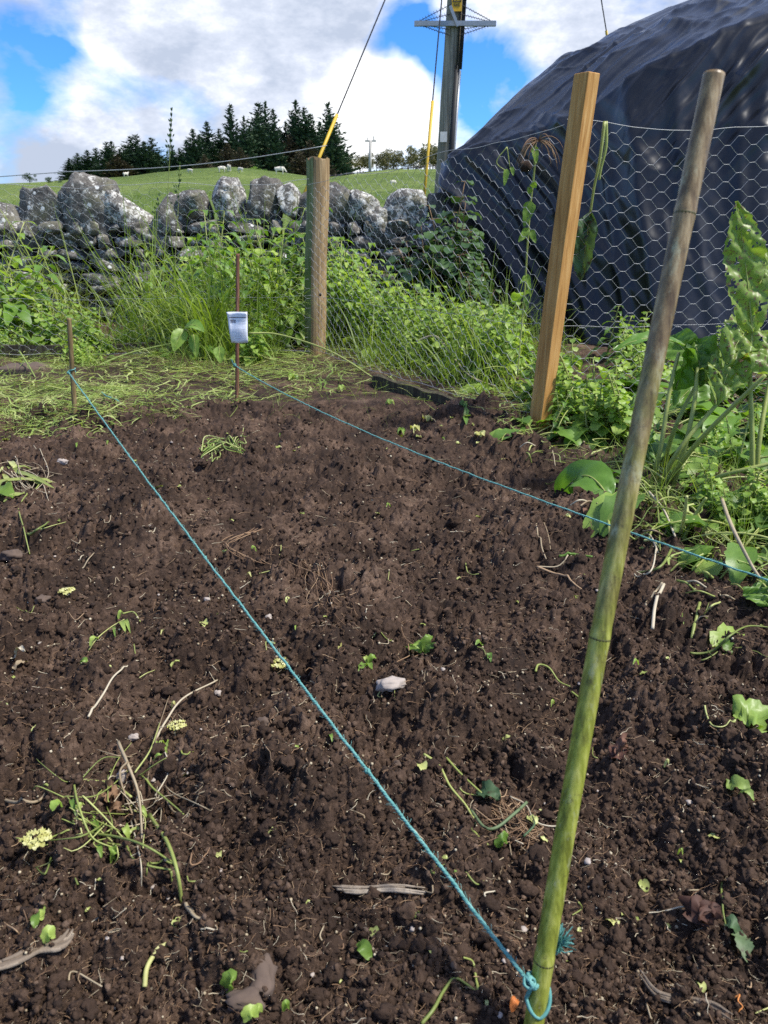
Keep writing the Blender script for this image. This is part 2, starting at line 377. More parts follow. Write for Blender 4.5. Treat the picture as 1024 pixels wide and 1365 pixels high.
M['twine'] = leaf_mat('teal_twine', (.05, .18, .165, 1), (.11, .31, .28, 1), (.28, .48, .43, 1), .05, .6)
def tarp_mat():
    t = NT('black_plastic_sheet'); n = t.noise(3, 6, .65, dist=.8); n2 = t.noise(28, 6, .7); n3 = t.noise(6, 5, .6)
    c = t.ramp(n, [(.3, (.004, .0045, .006, 1)), (.7, (.010, .011, .014, 1))])
    c = t.mix(t.ramp(n2, [(.60, 0.), (.72, .12)]), c, (.2, .2, .19, 1))
    r = t.ramp(n3, [(.3, .24), (.7, .40)])
    cr = t.noise(9, 7, .62, dist=1.6)
    return t.fin(c, r, t.bump(n2, .03, .004, t.bump(cr, .03, .012)), .55)
M['tarp'] = tarp_mat()
def field_mat():
    t = NT('field'); a = t.noise(.09, 6, .6); b = t.noise(1.6, 6, .7); c0 = t.noise(14, 4, .7)
    f = t.math('ADD', t.math('MULTIPLY', a, .5), t.math('ADD', t.math('MULTIPLY', b, .3), t.math('MULTIPLY', c0, .2)))
    c = t.ramp(f, [(.34, (.08, .12, .028, 1)), (.5, (.135, .19, .045, 1)), (.58, (.20, .25, .07, 1)), (.68, (.29, .31, .12, 1))])
    return t.fin(c, .9, t.bump(b, 1.0, .5), .1)
M['field'] = field_mat()
M['needles'] = leaf_mat('spruce_needles', (.022, .048, .022, 1), (.048, .088, .038, 1), (.095, .145, .062, 1), .05, .8)
M['brown_needles'] = leaf_mat('browned_needles', (.055, .042, .022, 1), (.10, .08, .042, 1), (.14, .13, .065, 1), .05, .8)
M['bushy'] = leaf_mat('far_tree_leaves', (.065, .066, .026, 1), (.12, .115, .045, 1), (.19, .18, .08, 1), .1, .8)
M['bark'] = plain('bark', (.06, .05, .04), .9, 0, .4, 3)
M['yplastic'] = plain('yellow_guard_plastic', (.55, .36, .02), .5, 0, .2, 10); M['cable'] = plain('dark_cable', (.03, .03, .035), .5, 0, .3, 5)
M['steel'] = plain('galvanised_steel', (.32, .34, .35), .5, .5, .3, 20); M['signy'] = plain('yellow_sign_paint', (.75, .42, .02), .5, 0, .1, 5); M['black'] = plain('black_paint', (.02, .02, .02), .6)
M['tagwhite'] = plain('white_tag', (.65, .65, .6), .6); M['wool'] = plain('sheep_wool', (.62, .58, .48), .95, 0, .2, 8); M['face'] = plain('sheep_face', (.5, .45, .38), .9)
M['concrete'] = plain('pale_pole', (.4, .38, .34), .8)
M['paper'] = plain('white_paper', (.80, .82, .88), .35, 0, .06, 60); M['ink'] = plain('grey_ink', (.16, .15, .17), .6); M['inkpale'] = plain('faded_ink', (.42, .44, .5), .6)
M['moss'] = leaf_mat('moss', (.09, .10, .02, 1), (.17, .18, .04, 1), (.28, .27, .07, 1), .1, .9)
M['cyan'] = plain('dummy', (.3, .3, .3))
# ------------------------------------------------------------------ sky and sun
SUN_EL, SUN_AZ = R(58), R(102)             # azimuth from +y (view) towards +x (right)
w = bpy.data.worlds.new('World'); scene.world = w; w.use_nodes = True
class WT(NT):
    def __init__(s): s.t = w.node_tree; s.tc = s.t.nodes.new('ShaderNodeTexCoord')
W = WT(); bg = W.t.nodes['Background']
sky = W.n('ShaderNodeTexSky'); sky.sky_type = 'NISHITA'; sky.sun_disc = False; sky.sun_elevation = SUN_EL; sky.sun_rotation = SUN_AZ
sky.air_density = 1.0; sky.dust_density = .3; sky.ozone_density = 3.0; sky.altitude = 200
gen = W.tc.outputs['Generated']
def dirv(u, v): d = ray(u, v); return d/np.linalg.norm(d)
warp = W.n('ShaderNodeTexNoise'); warp.inputs['Scale'].default_value = 5; warp.inputs['Detail'].default_value = 5; W.l(gen, warp.inputs['Vector'])
wv = W.n('ShaderNodeVectorMath', operation='MULTIPLY_ADD'); W.l(warp.outputs['Color'], wv.inputs[0]); wv.inputs[1].default_value = (.24,)*3
W.l(gen, wv.inputs[2]); wsub = W.n('ShaderNodeVectorMath', operation='SUBTRACT'); W.l(wv.outputs[0], wsub.inputs[0]); wsub.inputs[1].default_value = (.12,)*3
wdir = wsub.outputs[0]
def blob(u, v, r, amp, soft=1.0):          # r in degrees
    dp = W.n('ShaderNodeVectorMath', operation='DISTANCE'); W.l(wdir, dp.inputs[0]); dp.inputs[1].default_value = dirv(u, v)
    mr = W.n('ShaderNodeMapRange'); mr.interpolation_type = 'SMOOTHSTEP'; W.l(dp.outputs['Value'], mr.inputs[0])
    mr.inputs[1].default_value = R(r)*(1+.5*soft); mr.inputs[2].default_value = R(r)*max(.0, 1-.8*soft); mr.inputs[3].default_value = 0; mr.inputs[4].default_value = amp
    return mr.outputs[0]
base = W.noise(4.2, 9, .60, W.coord((1, 1, 1.9), 'Generated'), .3)
dens = W.math('ADD', W.math('MULTIPLY', base, 2.0), -.52)
CLOUD = [(330, 50, 9, .30), (230, 90, 6, .22), (420, 110, 6, .25), (130, 60, 4, .25), (500, 175, 4, .35), (570, 150, 3.5, .35), (620, 190, 3.5, .3), (140, 185, 3.5, .32), (70, 195, 3, .2), (200, 195, 3, .25),
         (720, 5, 4.5, .35), (640, 0, 3.5, .25), (860, -90, 10, .4), (300, -150, 14, .2), (10, 25, 3, .25), (-120, 120, 9, .2), (1100, 100, 8, .3), (60, 150, 4, .10), (160, 130, 4, .08), (470, 60, 4, .2), (350, 170, 6, .25), (740, 110, 3, .12)]
BLUE = [(20, 160, 3.5, -.14), (120, 110, 4, -.20), (210, 130, 2.5, -.2), (240, 175, 2, -.15), (50, 95, 3.4, -.32), (95, 25, 2.2, -.30), (120, 125, 3, -.22), (20, 60, 2.2, -.22), (200, 150, 2.4, -.22), (30, 225, 2.4, -.16), (640, 85, 4.2, -.50), (560, 55, 3.2, -.42), (700, 60, 3, -.35), (640, 140, 3, -.25), (515, 40, 2, -.15)]
for u, v, r, a in CLOUD+BLUE: dens = W.math('ADD', dens, blob(u, v, r, a))
cov = W.ramp(dens, [(.34, 0.), (.52, .40), (.80, 1.)])
shade = W.noise(9, 8, .65, W.coord((1, 1, 2), 'Generated'))
sh = W.math('ADD', W.math('MULTIPLY', shade, 1.6), -.34)
for u, v, r, a in [(330, 20, 9, -.10), (230, 20, 6, -.06), (420, 40, 5, -.06), (190, 130, 4, -.12), (80, 205, 4, -.30), (130, 215, 3.5, -.14), (20, 40, 4, -.22), (440, 120, 5, .16), (480, 110, 3, .1), (560, 130, 5, .30), (180, 170, 3.5, .22), (300, 110, 3, .18), (160, 60, 4, .16), (120, 40, 4, .1), (480, 180, 5, .15), (620, 170, 4, .2), (500, 30, 4, -.15)]: sh = W.math('ADD', sh, blob(u, v, r, a))
ccol = W.ramp(sh, [(.2, (4.2, 4.8, 6.0, 1)), (.42, (5.8, 6.3, 7.4, 1)), (.6, (8.0, 8.3, 8.9, 1)), (.8, (10.5, 10.6, 10.7, 1))])
# ramps clamp at 1, so scale the normalised colours
for nd in W.t.nodes:
    if nd.type == 'VALTORGB':
        for e in nd.color_ramp.elements:
            if max(e.color[:3]) > 1: e.color = tuple(c/11 for c in e.color[:3])+(1,)
csc = W.n('ShaderNodeVectorMath', operation='SCALE'); W.l(ccol, csc.inputs[0]); csc.inputs['Scale'].default_value = 6.0
skyc = W.n('ShaderNodeVectorMath', operation='MULTIPLY'); W.l(sky.outputs[0], skyc.inputs[0]); skyc.inputs[1].default_value = (.22, .50, .88)
W.l(W.mix(cov, skyc.outputs[0], csc.outputs[0]), bg.inputs['Color']); bg.inputs['Strength'].default_value = .112
sd = bpy.data.lights.new('sun', 'SUN'); sd.energy = 3.0; sd.angle = R(7); sd.color = (1, .95, .87)
so = bpy.data.objects.new('sun', sd); COL.objects.link(so)
sv = Vector((math.sin(SUN_AZ)*math.cos(SUN_EL), math.cos(SUN_AZ)*math.cos(SUN_EL), math.sin(SUN_EL)))
so.rotation_euler = sv.to_track_quat('Z', 'Y').to_euler(); so.location = (20, -20, 40)
scene.view_settings.view_transform = 'Standard'; scene.view_settings.look = 'None'; scene.view_settings.exposure = 1.15
scene.cycles.use_denoising = False; scene.view_settings.gamma = 1
# ------------------------------------------------------------------ terrain
CR = [(-400, 246), (0, 245), (90, 241), (165, 236), (250, 229), (320, 227), (380, 233), (420, 239), (470, 233), (530, 227), (620, 225), (800, 226), (1500, 230)]
def crest_el(az):
    us = np.array([c[0] for c in CR], float)
    els = []; azs = []
    for u, v in CR:
        d = ray(u, v); azs.append(math.atan2(d[0], d[1])); els.append(d[2]/math.hypot(d[0], d[1]))
    return np.interp(az, azs, els)
RC = 95.0
def terr(x, y):
    x = np.asarray(x, float); y = np.asarray(y, float); r = np.hypot(x, y); az = np.arctan2(x, np.maximum(y, .01))
    e = crest_el(az)
    zt = H+e*RC
    t = np.clip((r-8)/(RC-8), 0, 1)
    z1 = (.35)+(zt-.35)*(t**.92)
    zb = zt-(r-RC)*.015
    z = np.where(r < RC, z1, zb)
    z = z+.5*fbm(x*.05, y*.05, o=3, seed=9)*ss(15, 60, r)*(1-ss(70, 95, r)*.9)+.05*fbm(x*.5, y*.5, o=3, seed=10)*ss(7, 12, r)
    k = ss(6.9, 9.5, y)
    return z*k+(-.12)*(1-k)
def TZ(x, y): return float(terr(np.array([x]), np.array([y]))[0])
def ground():
    rr = np.concatenate([np.linspace(-60, 5.5, 12), np.linspace(6.5, 20, 46), np.geomspace(20.5, 130, 90), np.geomspace(135, 3000, 20)])
    xs = np.concatenate([-np.geomspace(3000, 1, 60), np.linspace(-.9, .9, 10), np.geomspace(1, 3000, 60)])
    X = np.zeros((len(rr), len(xs))); Y = np.zeros_like(X)
    tt = np.linspace(-1, 1, 161)
    X = np.zeros((len(rr), 161)); Y = np.zeros_like(X)
    for i, r in enumerate(rr):
        wd = max(30, abs(r)*1.6)
        X[i] = tt*wd; Y[i] = r
    Z = terr(X, Y); n, m = X.shape
    V = np.stack([X, Y, Z], -1).reshape(-1, 3); i, j = np.meshgrid(np.arange(n-1), np.arange(m-1), indexing='ij'); a = (i*m+j).ravel()
    o = to_obj('field', V, np.stack([a, a+1, a+m+1, a+m], -1), M['field'])
    return tag(o, 'sloping green sheep field rising to a crest beyond the stone wall', 'field', kind='structure')
ground()
def soil():
    ys = [.22]
    while ys[-1] < 7.4: ys.append(ys[-1]+(.0017*(max(ys[-1], .5)/.5)**1.05 if ys[-1] < 3.4 else .03))
    ys = np.array(ys); m = 860; t = np.linspace(-1, 1, m)
    Y = np.repeat(ys[:, None], m, 1); X = t[None]*(.42+.70*ys[:, None]); n = len(ys)
    Z = soil_h(X, Y)
    Z = np.where(Y > 7.1, Z-(Y-7.1)*.8, Z)
    V = np.stack([X, Y, Z], -1).reshape(-1, 3); i, j = np.meshgrid(np.arange(n-1), np.arange(m-1), indexing='ij'); a = (i*m+j).ravel()
    o = to_obj('soil', V, np.stack([a, a+1, a+m+1, a+m], -1), M['soil'])
    print('soil verts', len(V))
    tag(o, 'dark brown freshly dug crumbly soil of the garden bed', 'soil', kind='structure')
soil()
def in_margin(n, v0, v1, umin=-160, umax=1184, inv=False):
    u = RS.uniform(umin, umax, n); v = RS.uniform(v0, v1, n)
    D = fw[None]+rt[None]*((u-CU)/F)[:, None]+up[None]*((CV-v)/F)[:, None]
    P = CAM+D*((.02-H)/D[:, 2])[:, None]; return P, u, v
def soil_edge_v(u):                       # the photo's lower border of greenery at the back and right
    return np.interp(u, [-300, 0, 120, 190, 330, 420, 500, 640, 700, 760, 830, 900, 1000, 1200], [585, 580, 578, 560, 540, 528, 520, 560, 600, 640, 700, 770, 800, 830])
def clods():
    T = []
    for k in range(7):
        V, Fc = rocky(1 if k < 3 else 3, 200+k, 2, 1.7, 1.2, .9, .7 if k < 3 else .55, 1.5 if k < 3 else 1.9, .35, 3); T.append((V, Fc)) if k < 3 else T.append((V, Fc))
    T1 = T[:3]; T2 = T[3:]
    n = 95000; P, u, v = in_margin(n, 548, 1480); s = .0010+.0048*RS.rand(n)**2.6
    keep = (v > soil_edge_v(u)-8) & (RS.rand(n) < .45+.55*ss(-.35, .35, fbm(P[:, 0]*5, P[:, 1]*5, o=3, seed=97))); P, s = P[keep], s[keep]; s = s*(.75+.35*P[:, 1])
    P[:, 2] = soil_h(P[:, 0], P[:, 1])+s*.25
    A = batch(T1, P, rots(len(P), full=True), s, np.clip(RS.normal(.5, .22, len(P)), 0, 1))
    n = 5600; P, u, v = in_margin(n, 548, 1480); s = (.0030+.010*RS.rand(n)**3)*(.8+.35*P[:, 1])
    keep = (v > soil_edge_v(u)-4) & (RS.rand(n) < .3+.7*ss(-.2, .4, fbm(P[:, 0]*4, P[:, 1]*4, o=3, seed=98))); P, s = P[keep], s[keep]
    P[:, 2] = soil_h(P[:, 0], P[:, 1])-s*.15
    B = batch(T2, P, rots(len(P), full=True), s, np.clip(RS.normal(.42, .16, len(P)), 0, 1))
    V = np.concatenate([A[0], B[0]]); Fc = np.concatenate([A[1], B[1]+len(A[0])])
    o = to_obj('soil_crumbs', V, Fc, M['clod'], rnd=np.concatenate([A[2], B[2]]))
    tag(o, 'loose crumbs and small clods scattered over the dug soil', 'soil crumbs', kind='stuff')
    # pale grit
    n = 4500; P, u, v = in_margin(n, 555, 1480); s = .0005+.0016*RS.rand(n)**2.5; s = s*(.8+.5*P[:, 1]); P[:, 2] = soil_h(P[:, 0], P[:, 1])+s*.6
    V, Fc, r = batch([ICO[1]], P, rots(n, full=True), s, RS.rand(n))
    tag(to_obj('grit', V, Fc, M['pale'], rnd=r), 'tiny pale grit specks sprinkled through the dark soil', 'grit', kind='stuff')
clods()
def fibre_T(seed, n=5, curl=.4, wd=.022):
    rr = np.random.RandomState(seed); P = [np.zeros(3)]; a = 0
    for i in range(n):
        a += rr.normal()*curl; P.append(P[-1]+np.array([math.cos(a), math.sin(a), rr.normal()*.12])/n)
    P = np.array(P)-P[n//2]; V, Fc = tube(P, wd*np.linspace(1, .35, len(P)), 3, False); return V, np.array(Fc)
def litter():
    T = [fibre_T(i, 5, .5, .02) for i in range(12)]
    n = 17000; P, u, v = in_margin(n, 552, 1480); s = .005+.026*RS.rand(n)**2.2; s = s*(.7+.5*P[:, 1]); keep = v > soil_edge_v(u)-10
    P, s = P[keep], s[keep]; P[:, 2] = soil_h(P[:, 0], P[:, 1])+.0015
    V, Fc, r = batch(T, P, rots(len(P), .35), s, np.clip(RS.normal(.45, .3, len(P)), 0, 1))
    tag(to_obj('root_fibres', V, Fc, M['root'], rnd=r), 'thin brown root hairs and straw bits strewn over the soil', 'root fibres', kind='stuff')
    n = 3800; P, u, v = in_margin(n, 556, 1480); s = .006+.018*RS.rand(n)**2.0; P[:, 2] = soil_h(P[:, 0], P[:, 1])+.003
    TT = [fibre_T(i+50, 4, .35, .03) for i in range(12)]
    V, Fc, r = batch(TT, P, rots(n, .3), s*(.7+.5*P[:, 1]), RS.rand(n))
    tag(to_obj('straw_bits', V, Fc, M['pale'], rnd=r), 'short pale straw and stalk bits littering the bed', 'straw bits', kind='stuff')
    # little green scraps, denser at the back and along the edges
    n = 1500; P, u, v = in_margin(n, 545, 1480); pr = .10+.9*np.exp(-((v-soil_edge_v(u))/45)**2)+.25*np.exp(-((v-590)/60)**2); keep = (RS.rand(n) < pr) & (v > soil_edge_v(u)-30); P = P[keep]; n = len(P)
    s = .006+.013*RS.rand(n)**2; P[:, 2] = soil_h(P[:, 0], P[:, 1])+.003; s = s*(.8+.3*P[:, 1])
    LT = []
    for k in range(5):
        pa = smooth_path([(0, 0, 0), (.5, .1*k-.2, .12), (1, .1, -.05)], 4); V, Fc = leaf(pa-pa[4], .35+.12*k, shape='oval', na=2, fold=.4, wave=.3, seed=k); LT.append((V, np.array(Fc)))
    V, Fc, r = batch(LT, P, rots(n, .4), s, RS.rand(n))
    tag(to_obj('leaf_scraps', V, Fc, M['stem'], rnd=r), 'small green and yellowish leaf scraps dropped on the soil', 'leaf scraps', kind='stuff')
litter()
# ------------------------------------------------------------------ grass
def blade_T(seed, bend, n=5, w=.022, twist=.0):
    rr = np.random.RandomState(seed); V = []; x = z = 0; a = rr.rand()*.25; k = rr.rand()*.6-.3; y = 0
    for i in range(n+1):
        t = i/n; ww = w*(1-t**1.6)+.0015; V += [(x, y-ww/2, z), (x, y+ww/2, z)]
        a += bend/n; x += math.sin(a)/n; z += math.cos(a)/n; y += k*.3/n
    return np.array(V), np.array([(2*i, 2*i+1, 2*i+3, 2*i+2) for i in range(n)])
TALL = [blade_T(i, .2+.25*i, 6, .007+.0035*(i % 3)) for i in range(8)]
def grass_region(name, label, n, fn, hmin, hmax, mat, tilt=.25, T=TALL, zf=None):
    P = fn(n)
    if name in ('grass', 'tall_grass'):   # the foot of the round post stays clear
        px = CU+F*P[:, 0]/(P[:, 1]*math.cos(PITCH)+H*math.sin(PITCH)); P = P[~((np.abs(px-425) < 48) & (P[:, 1] < 4.85))]
    n = len(P); P[:, 2] = (zf or (lambda a, b: soil_h(a, b, False)))(P[:, 0], P[:, 1])-.005
    s = hmin+(hmax-hmin)*RS.rand(n)**1.4
    clump = (.24+.76*ss(-1.35, -.95, P[:, 0]) if name == 'grass' else 1)*(.6+.8*ss(-.4, .5, fbm(P[:, 0]*2, P[:, 1]*2, o=2, seed=77))); s = s*clump
    V, Fc, r = batch(T, P, rots(n, tilt), s, np.clip(.35*RS.rand(n)+.65*(.5+.5*fbm(P[:, 0]*1.5, P[:, 1]*1.5, o=2, seed=78)), 0, 1))
    return tag(to_obj(name, V, Fc, mat, rnd=r), label, 'grass', kind='stuff')
def reg_back(n):
    x = RS.uniform(-4.6, 1.1, n*3); y = RS.uniform(3.9, 6.2, n*3); k = (RS.rand(n*3) < .35+.65*ss(4.1, 4.8, y))
    x, y = x[k][:n], y[k][:n]; return np.stack([x, y, x*0], -1)
grass_region('grass', 'rough green grass growing in front of the stone wall', 22000, reg_back, .10, .34, M['grass'], .5)
def reg_tuft(n):
    c = [(235, 470, .3), (330, 470, .4), (370, 440, .4), (270, 430, .35), (300, 480, .2), (60, 440, .5)]
    out = []
    for u, v, r in c:
        p = G(u, v); k = n//len(c); out.append(np.stack([RS.normal(p[0], r*.6, k), RS.normal(p[1], r*.45, k), np.zeros(k)], -1))
    return np.concatenate(out)
def reg_edge(n):
    u = RS.uniform(-250, 520, n); v = RS.uniform(446, 575, n); e_ = soil_edge_v(u); k = RS.rand(n) < .15+.85*(1-ss(-100, -30, v-e_)); k &= fbm(u*.02, v*.03, o=2, seed=88) > -.25
    return np.array([G(a, b) for a, b in zip(u[k], v[k])])
grass_region('short_grass', 'short trampled green grass between the cut stalks at the back of the bed', 12000, reg_edge, .05, .14, M['grass'], .8)
grass_region('tall_grass', 'tall thin green grass stalks clumped between paper marker and wall', 2000, reg_tuft, .35, .75, M['grass'], .16)
def reg_field(n):
    y = 7.3+18*RS.rand(n)**1.8; x = RS.uniform(-1, 1, n)*(y*.75+1); return np.stack([x, y, x*0], -1)
grass_region('field_grass', 'tufty pasture grass in the field just behind the stone wall', 16000, reg_field, .08, .30, M['field_grass'], .4, T=[(v*[1, 4, 1], f) for v, f in TALL], zf=terr)
def reg_right(n):
    u = RS.uniform(690, 1240, n); v = RS.uniform(500, 835, n); P = np.array([G(a, b) for a, b in zip(u, v)])
    return P[v < soil_edge_v(u)-6]
grass_region('side_grass', 'short green grass and chickweed tangle along the right side of the bed', 4200, reg_right, .04, .17, M['grass'], .6)
def cut_T(seed):
    rr = np.random.RandomState(seed); P = [np.zeros(3)]; a = 0; e = .1
    for i in range(6):
        a += rr.normal()*.38; P.append(P[-1]+np.array([math.cos(a), math.sin(a), rr.normal()*.06])/6)
    P = np.array(P); P -= P[3]; V, Fc = leaf(P, .020+.016*(seed % 3), na=2, shape='blade', fold=.5, seed=seed); return V, np.array(Fc)
def cuttings():
    T = [cut_T(i) for i in range(14)]; Pl = []
    n = 17000; u = RS.uniform(-250, 700, n); v = RS.uniform(446, 600, n); e = soil_edge_v(u)
    d = e-v; pr = np.where(d > 0, 1-.25*(d > 60), np.exp(-(d/11)**2)*.7); pr *= np.where(u > 420, .6, 1)*(v > 455)*(.25+.75*ss(-.35, .15, fbm(u*.012, v*.03, o=3, seed=87)))
    k = RS.rand(n) < pr; P = np.array([G(a, b) for a, b in zip(u[k], v[k])])
    n2 = 1600; u = RS.uniform(690, 1240, n2); v = RS.uniform(520, 835, n2); k = v < soil_edge_v(u)+6; P2 = np.array([G(a, b) for a, b in zip(u[k], v[k])])
    P = np.concatenate([P, P2]); n = len(P); P[:, 2] = soil_h(P[:, 0], P[:, 1], False)+.004+.05*RS.rand(n)**2
    V, Fc, r = batch(T, P, rots(n, .22), .05+.13*RS.rand(n)**1.5, RS.rand(n))
    tag(to_obj('cut_grass', V, Fc, M['cut'], rnd=r), 'yellow green cut grass and stalks lying along the edges of the bed', 'grass cuttings', kind='stuff')
cuttings()
# ------------------------------------------------------------------ weeds with leaves
def leaf_path(b, d, L, droop, n=8):
    b = np.asarray(b, float); d = np.asarray(d, float); d = d/np.linalg.norm(d); P = [b]
    for i in range(n):
        d = d+np.array([0, 0, -droop/n]); d = d/np.linalg.norm(d); P.append(P[-1]+d*L/n)
    return np.array(P)
def weed(kind, seed, h, mat, smat, name, loc, label, cat, group=None, rz=0, lean=None):
    rr = np.random.RandomState(seed); root = empty(name, loc, label, cat, group); root.rotation_euler = (0, 0, rz)
    S = MB(); L = MB()
    ns = {'nettle': rr.randint(2, 4), 'rosette': 0, 'bush': 5, 'creeper': 3, 'tallthin': 1}[kind]
    if kind == 'rosette':
        for k in range(rr.randint(8, 13)):
            a = rr.rand()*6.28; el = .3+rr.rand()*.9; d = (math.cos(a), math.sin(a), el); l = h*(.5+.6*rr.rand())
            st = leaf_path((0, 0, 0), d, l*.5, .5, 5); S.add(*tube(st, [.003]*3+[.002]*3, 4), r=rr.rand())
            L.add(*leaf(leaf_path(st[-1], st[-1]-st[-2], l*.8, 1.4, 9), l*.42, shape='oval', serr=.25, teeth=5, wave=.12, na=4, seed=seed+k), r=rr.rand())
    for s_ in range(ns):
        a = rr.rand()*6.28; ln = .15+.35*rr.rand(); d = np.array([math.cos(a)*ln, math.sin(a)*ln, 1.]); b = np.array([rr.normal()*.03, rr.normal()*.03, 0])
        if lean is not None: d[:2] += lean
        hh = h*(.7+.4*rr.rand())
        P = leaf_path(b, d, hh, .35 if kind != 'creeper' else 1.1, 10); S.add(*tube(P, np.linspace(.004, .0018, 11), 5), r=.3+.5*rr.rand())
        for i in range(2, 11):
            for q in range(2 if kind != 'bush' else 3):
                a2 = i*1.6+q*3.14/ (1 if kind != 'bush' else 1.5)+rr.normal()*.3; t = i/10
                ll = h*(.24 if kind == 'nettle' else .2)*(1.15-.75*t)*(.7+.6*rr.rand())
                if kind == 'tallthin': ll *= .6
                d2 = (math.cos(a2), math.sin(a2), .35); pet = leaf_path(P[i], d2, ll*.45, .3, 3); S.add(*tube(pet, .0012, 3, False), r=.6)
                if kind in ('nettle', 'tallthin'): L.add(*leaf(leaf_path(pet[-1], pet[-1]-pet[-2], ll, 1.1, 7), ll*.62, shape='heart', serr=.22, teeth=4, na=2, fold=.3, wave=.08, seed=seed+i), r=np.clip(rr.normal(.5, .25), 0, 1))
                else: L.add(*leaf(leaf_path(pet[-1], pet[-1]-pet[-2], ll*.9, .9, 7), ll*.9, shape='round', serr=.2, teeth=4, na=2, fold=.2, wave=.12, seed=seed+i), r=np.clip(rr.normal(.5, .25), 0, 1))
    L.build('foliage', mat, root); S.build('stem', smat, root); return root
def dup(root, loc, rz, sc, label=None, group=None):
    r = root.copy(); COL.objects.link(r); r.location = loc; r.rotation_euler = (0, 0, rz); r.scale = (sc,)*3
    if label: r['label'] = label
    for ch in list(root.children):
        c = ch.copy(); COL.objects.link(c); c.parent = r
    return r
def place_kind(protos, spots):
    used = set(); spots = [q for q in spots if not (abs(proj((q[1], q[2], 0))[0]-432) < 42 and q[2] < 4.72) and not (q[2] < 4.0 and proj((q[1], q[2], 0))[0] < 600)]
    for i, (k, x, y, s) in enumerate(spots):
        z = SH(x, y)-.01
        if k not in used: protos[k].location = (x, y, z); protos[k].scale = (s,)*3; used.add(k)
        else: dup(protos[k], (x, y, z), random.random()*6.28, s)
def gpt(u, Y): d = ray(u, 400); return d[0]*Y/d[1]
# leafy weeds in front of the wall, left of the round post
WG = 'leafy weeds before the stone wall'
pro = [weed('nettle', 11, .42, M['nettle'], M['stem'], 'nettle', (0, 0, 0), 'upright leafy green nettle in the rough grass before the stone wall', 'nettle', WG),
       weed('nettle', 12, .5, M['weed'], M['stem'], 'nettle', (0, 0, 0), 'upright leafy green nettle in the rough grass before the stone wall', 'nettle', WG),
       weed('bush', 13, .34, M['nettle'], M['stem'], 'leafy_weed', (0, 0, 0), 'bushy round leaved green weed in the grass before the stone wall', 'weed', 'round leaved weeds before the stone wall'),
       weed('rosette', 14, .3, M['weed'], M['stem'], 'broadleaf_weed', (0, 0, 0), 'low broad leaved weed spreading from the ground before the stone wall', 'weed', 'low broad leaved weeds before the stone wall')]
sp = []
rr = np.random.RandomState(5)
for i in range(64):
    u = rr.uniform(-60, 420); Y = rr.uniform(4.1, 5.6); k = rr.choice([0, 1, 2, 3], p=[.3, .2, .25, .25]); sp.append((k, gpt(u, Y), Y, (.6+.5*rr.rand())*(.42 if u < 235 else .9)))
for u, Y, k, s in [(250, 5.0, 1, 1.0), (280, 4.9, 0, 1.1), (310, 5.0, 1, 1.4), (345, 5.0, 0, 1.4), (375, 4.95, 1, 1.3), (370, 5.1, 0, 1.3), (330, 5.2, 2, 1.9), (360, 5.3, 1, 1.6), (385, 5.2, 2, 2.0), (290, 5.4, 2, 1.9), (255, 5.4, 0, 1.5), (10, 5.0, 1, 1.7), (-25, 4.9, 0, 1.9), (15, 5.3, 2, 1.7), (60, 4.7, 2, 1.0), (120, 4.6, 2, .9), (345, 4.8, 1, 1.3), (400, 4.9, 0, 1.2), (270, 5.3, 1, 1.7), (318, 5.5, 0, 1.9), (368, 5.6, 1, 1.8)]:
    sp.append((k, gpt(u, Y), Y, s))
place_kind(pro, sp)
# between the two fence posts, behind the wire
pro = [weed('nettle', 21, .4, M['nettle'], M['stem'], 'nettle', (0, 0, 0), 'bright green nettle behind the wire between the two wooden posts', 'nettle', 'nettles behind the wire between the posts'),
       weed('bush', 22, .38, M['nettle'], M['stem'], 'leafy_weed', (0, 0, 0), 'bright round leaved weed behind the wire between the two wooden posts', 'weed', 'round leaved weeds behind the wire'),
       weed('bush', 23, .5, M['ivy'], M['root'], 'bramble', (0, 0, 0), 'dark leaved bramble beside the black plastic cover and wall end', 'bramble', 'dark brambles by the plastic cover')]
sp = []
for u, Y, s, k in [(440, 5.1, 1.3, 0), (455, 5.0, 1.5, 0), (470, 4.9, 1.2, 1), (490, 4.9, 1.2, 0), (505, 4.7, 1.0, 1), (520, 4.6, 1.0, 0), (540, 4.5, .95, 1), (560, 4.3, .9, 0), (580, 4.2, .9, 1), (600, 4.1, .85, 1), (620, 3.9, .8, 0), (640, 3.8, .85, 1), (660, 3.6, .9, 1), (680, 3.6, .8, 0),
                   (480, 5.2, 1.4, 1), (445, 5.3, 1.6, 1), (500, 5.0, 1.1, 1), (530, 4.8, 1.0, 1), (555, 4.7, 1.0, 1), (600, 4.4, .8, 1), (650, 4.1, .8, 1), (690, 3.9, .9, 1), (450, 4.8, 1.2, 0), (465, 5.5, 1.4, 0), (430, 5.5, 1.6, 1), (515, 4.4, .7, 1), (545, 4.1, .6, 1), (575, 3.9, .6, 1), (605, 3.7, .55, 1),
                   (590, 5.4, 1.5, 2), (605, 5.2, 1.6, 2), (620, 5.0, 1.3, 2), (575, 5.5, 1.4, 2), (560, 5.6, 1.2, 2), (598, 5.7, 1.9, 2), (635, 4.8, 1.0, 2), (545, 5.5, 1.0, 2), (612, 5.45, 1.7, 2)]:
    sp.append((k, gpt(u, Y), Y, s))
place_kind(pro, sp)
def reg_mid(n):
    u = RS.uniform(425, 700, n); Y = RS.uniform(3.3, 5.6, n); P = np.array([[gpt(a, b), b, 0] for a, b in zip(u, Y)])
    lim = P1[1]+(P2[1]-P1[1])*(P[:, 0]-P1[0])/(P2[0]-P1[0]); return P[P[:, 1] > lim+.06]
P1 = G(419, 476); P2 = G(716, 578)
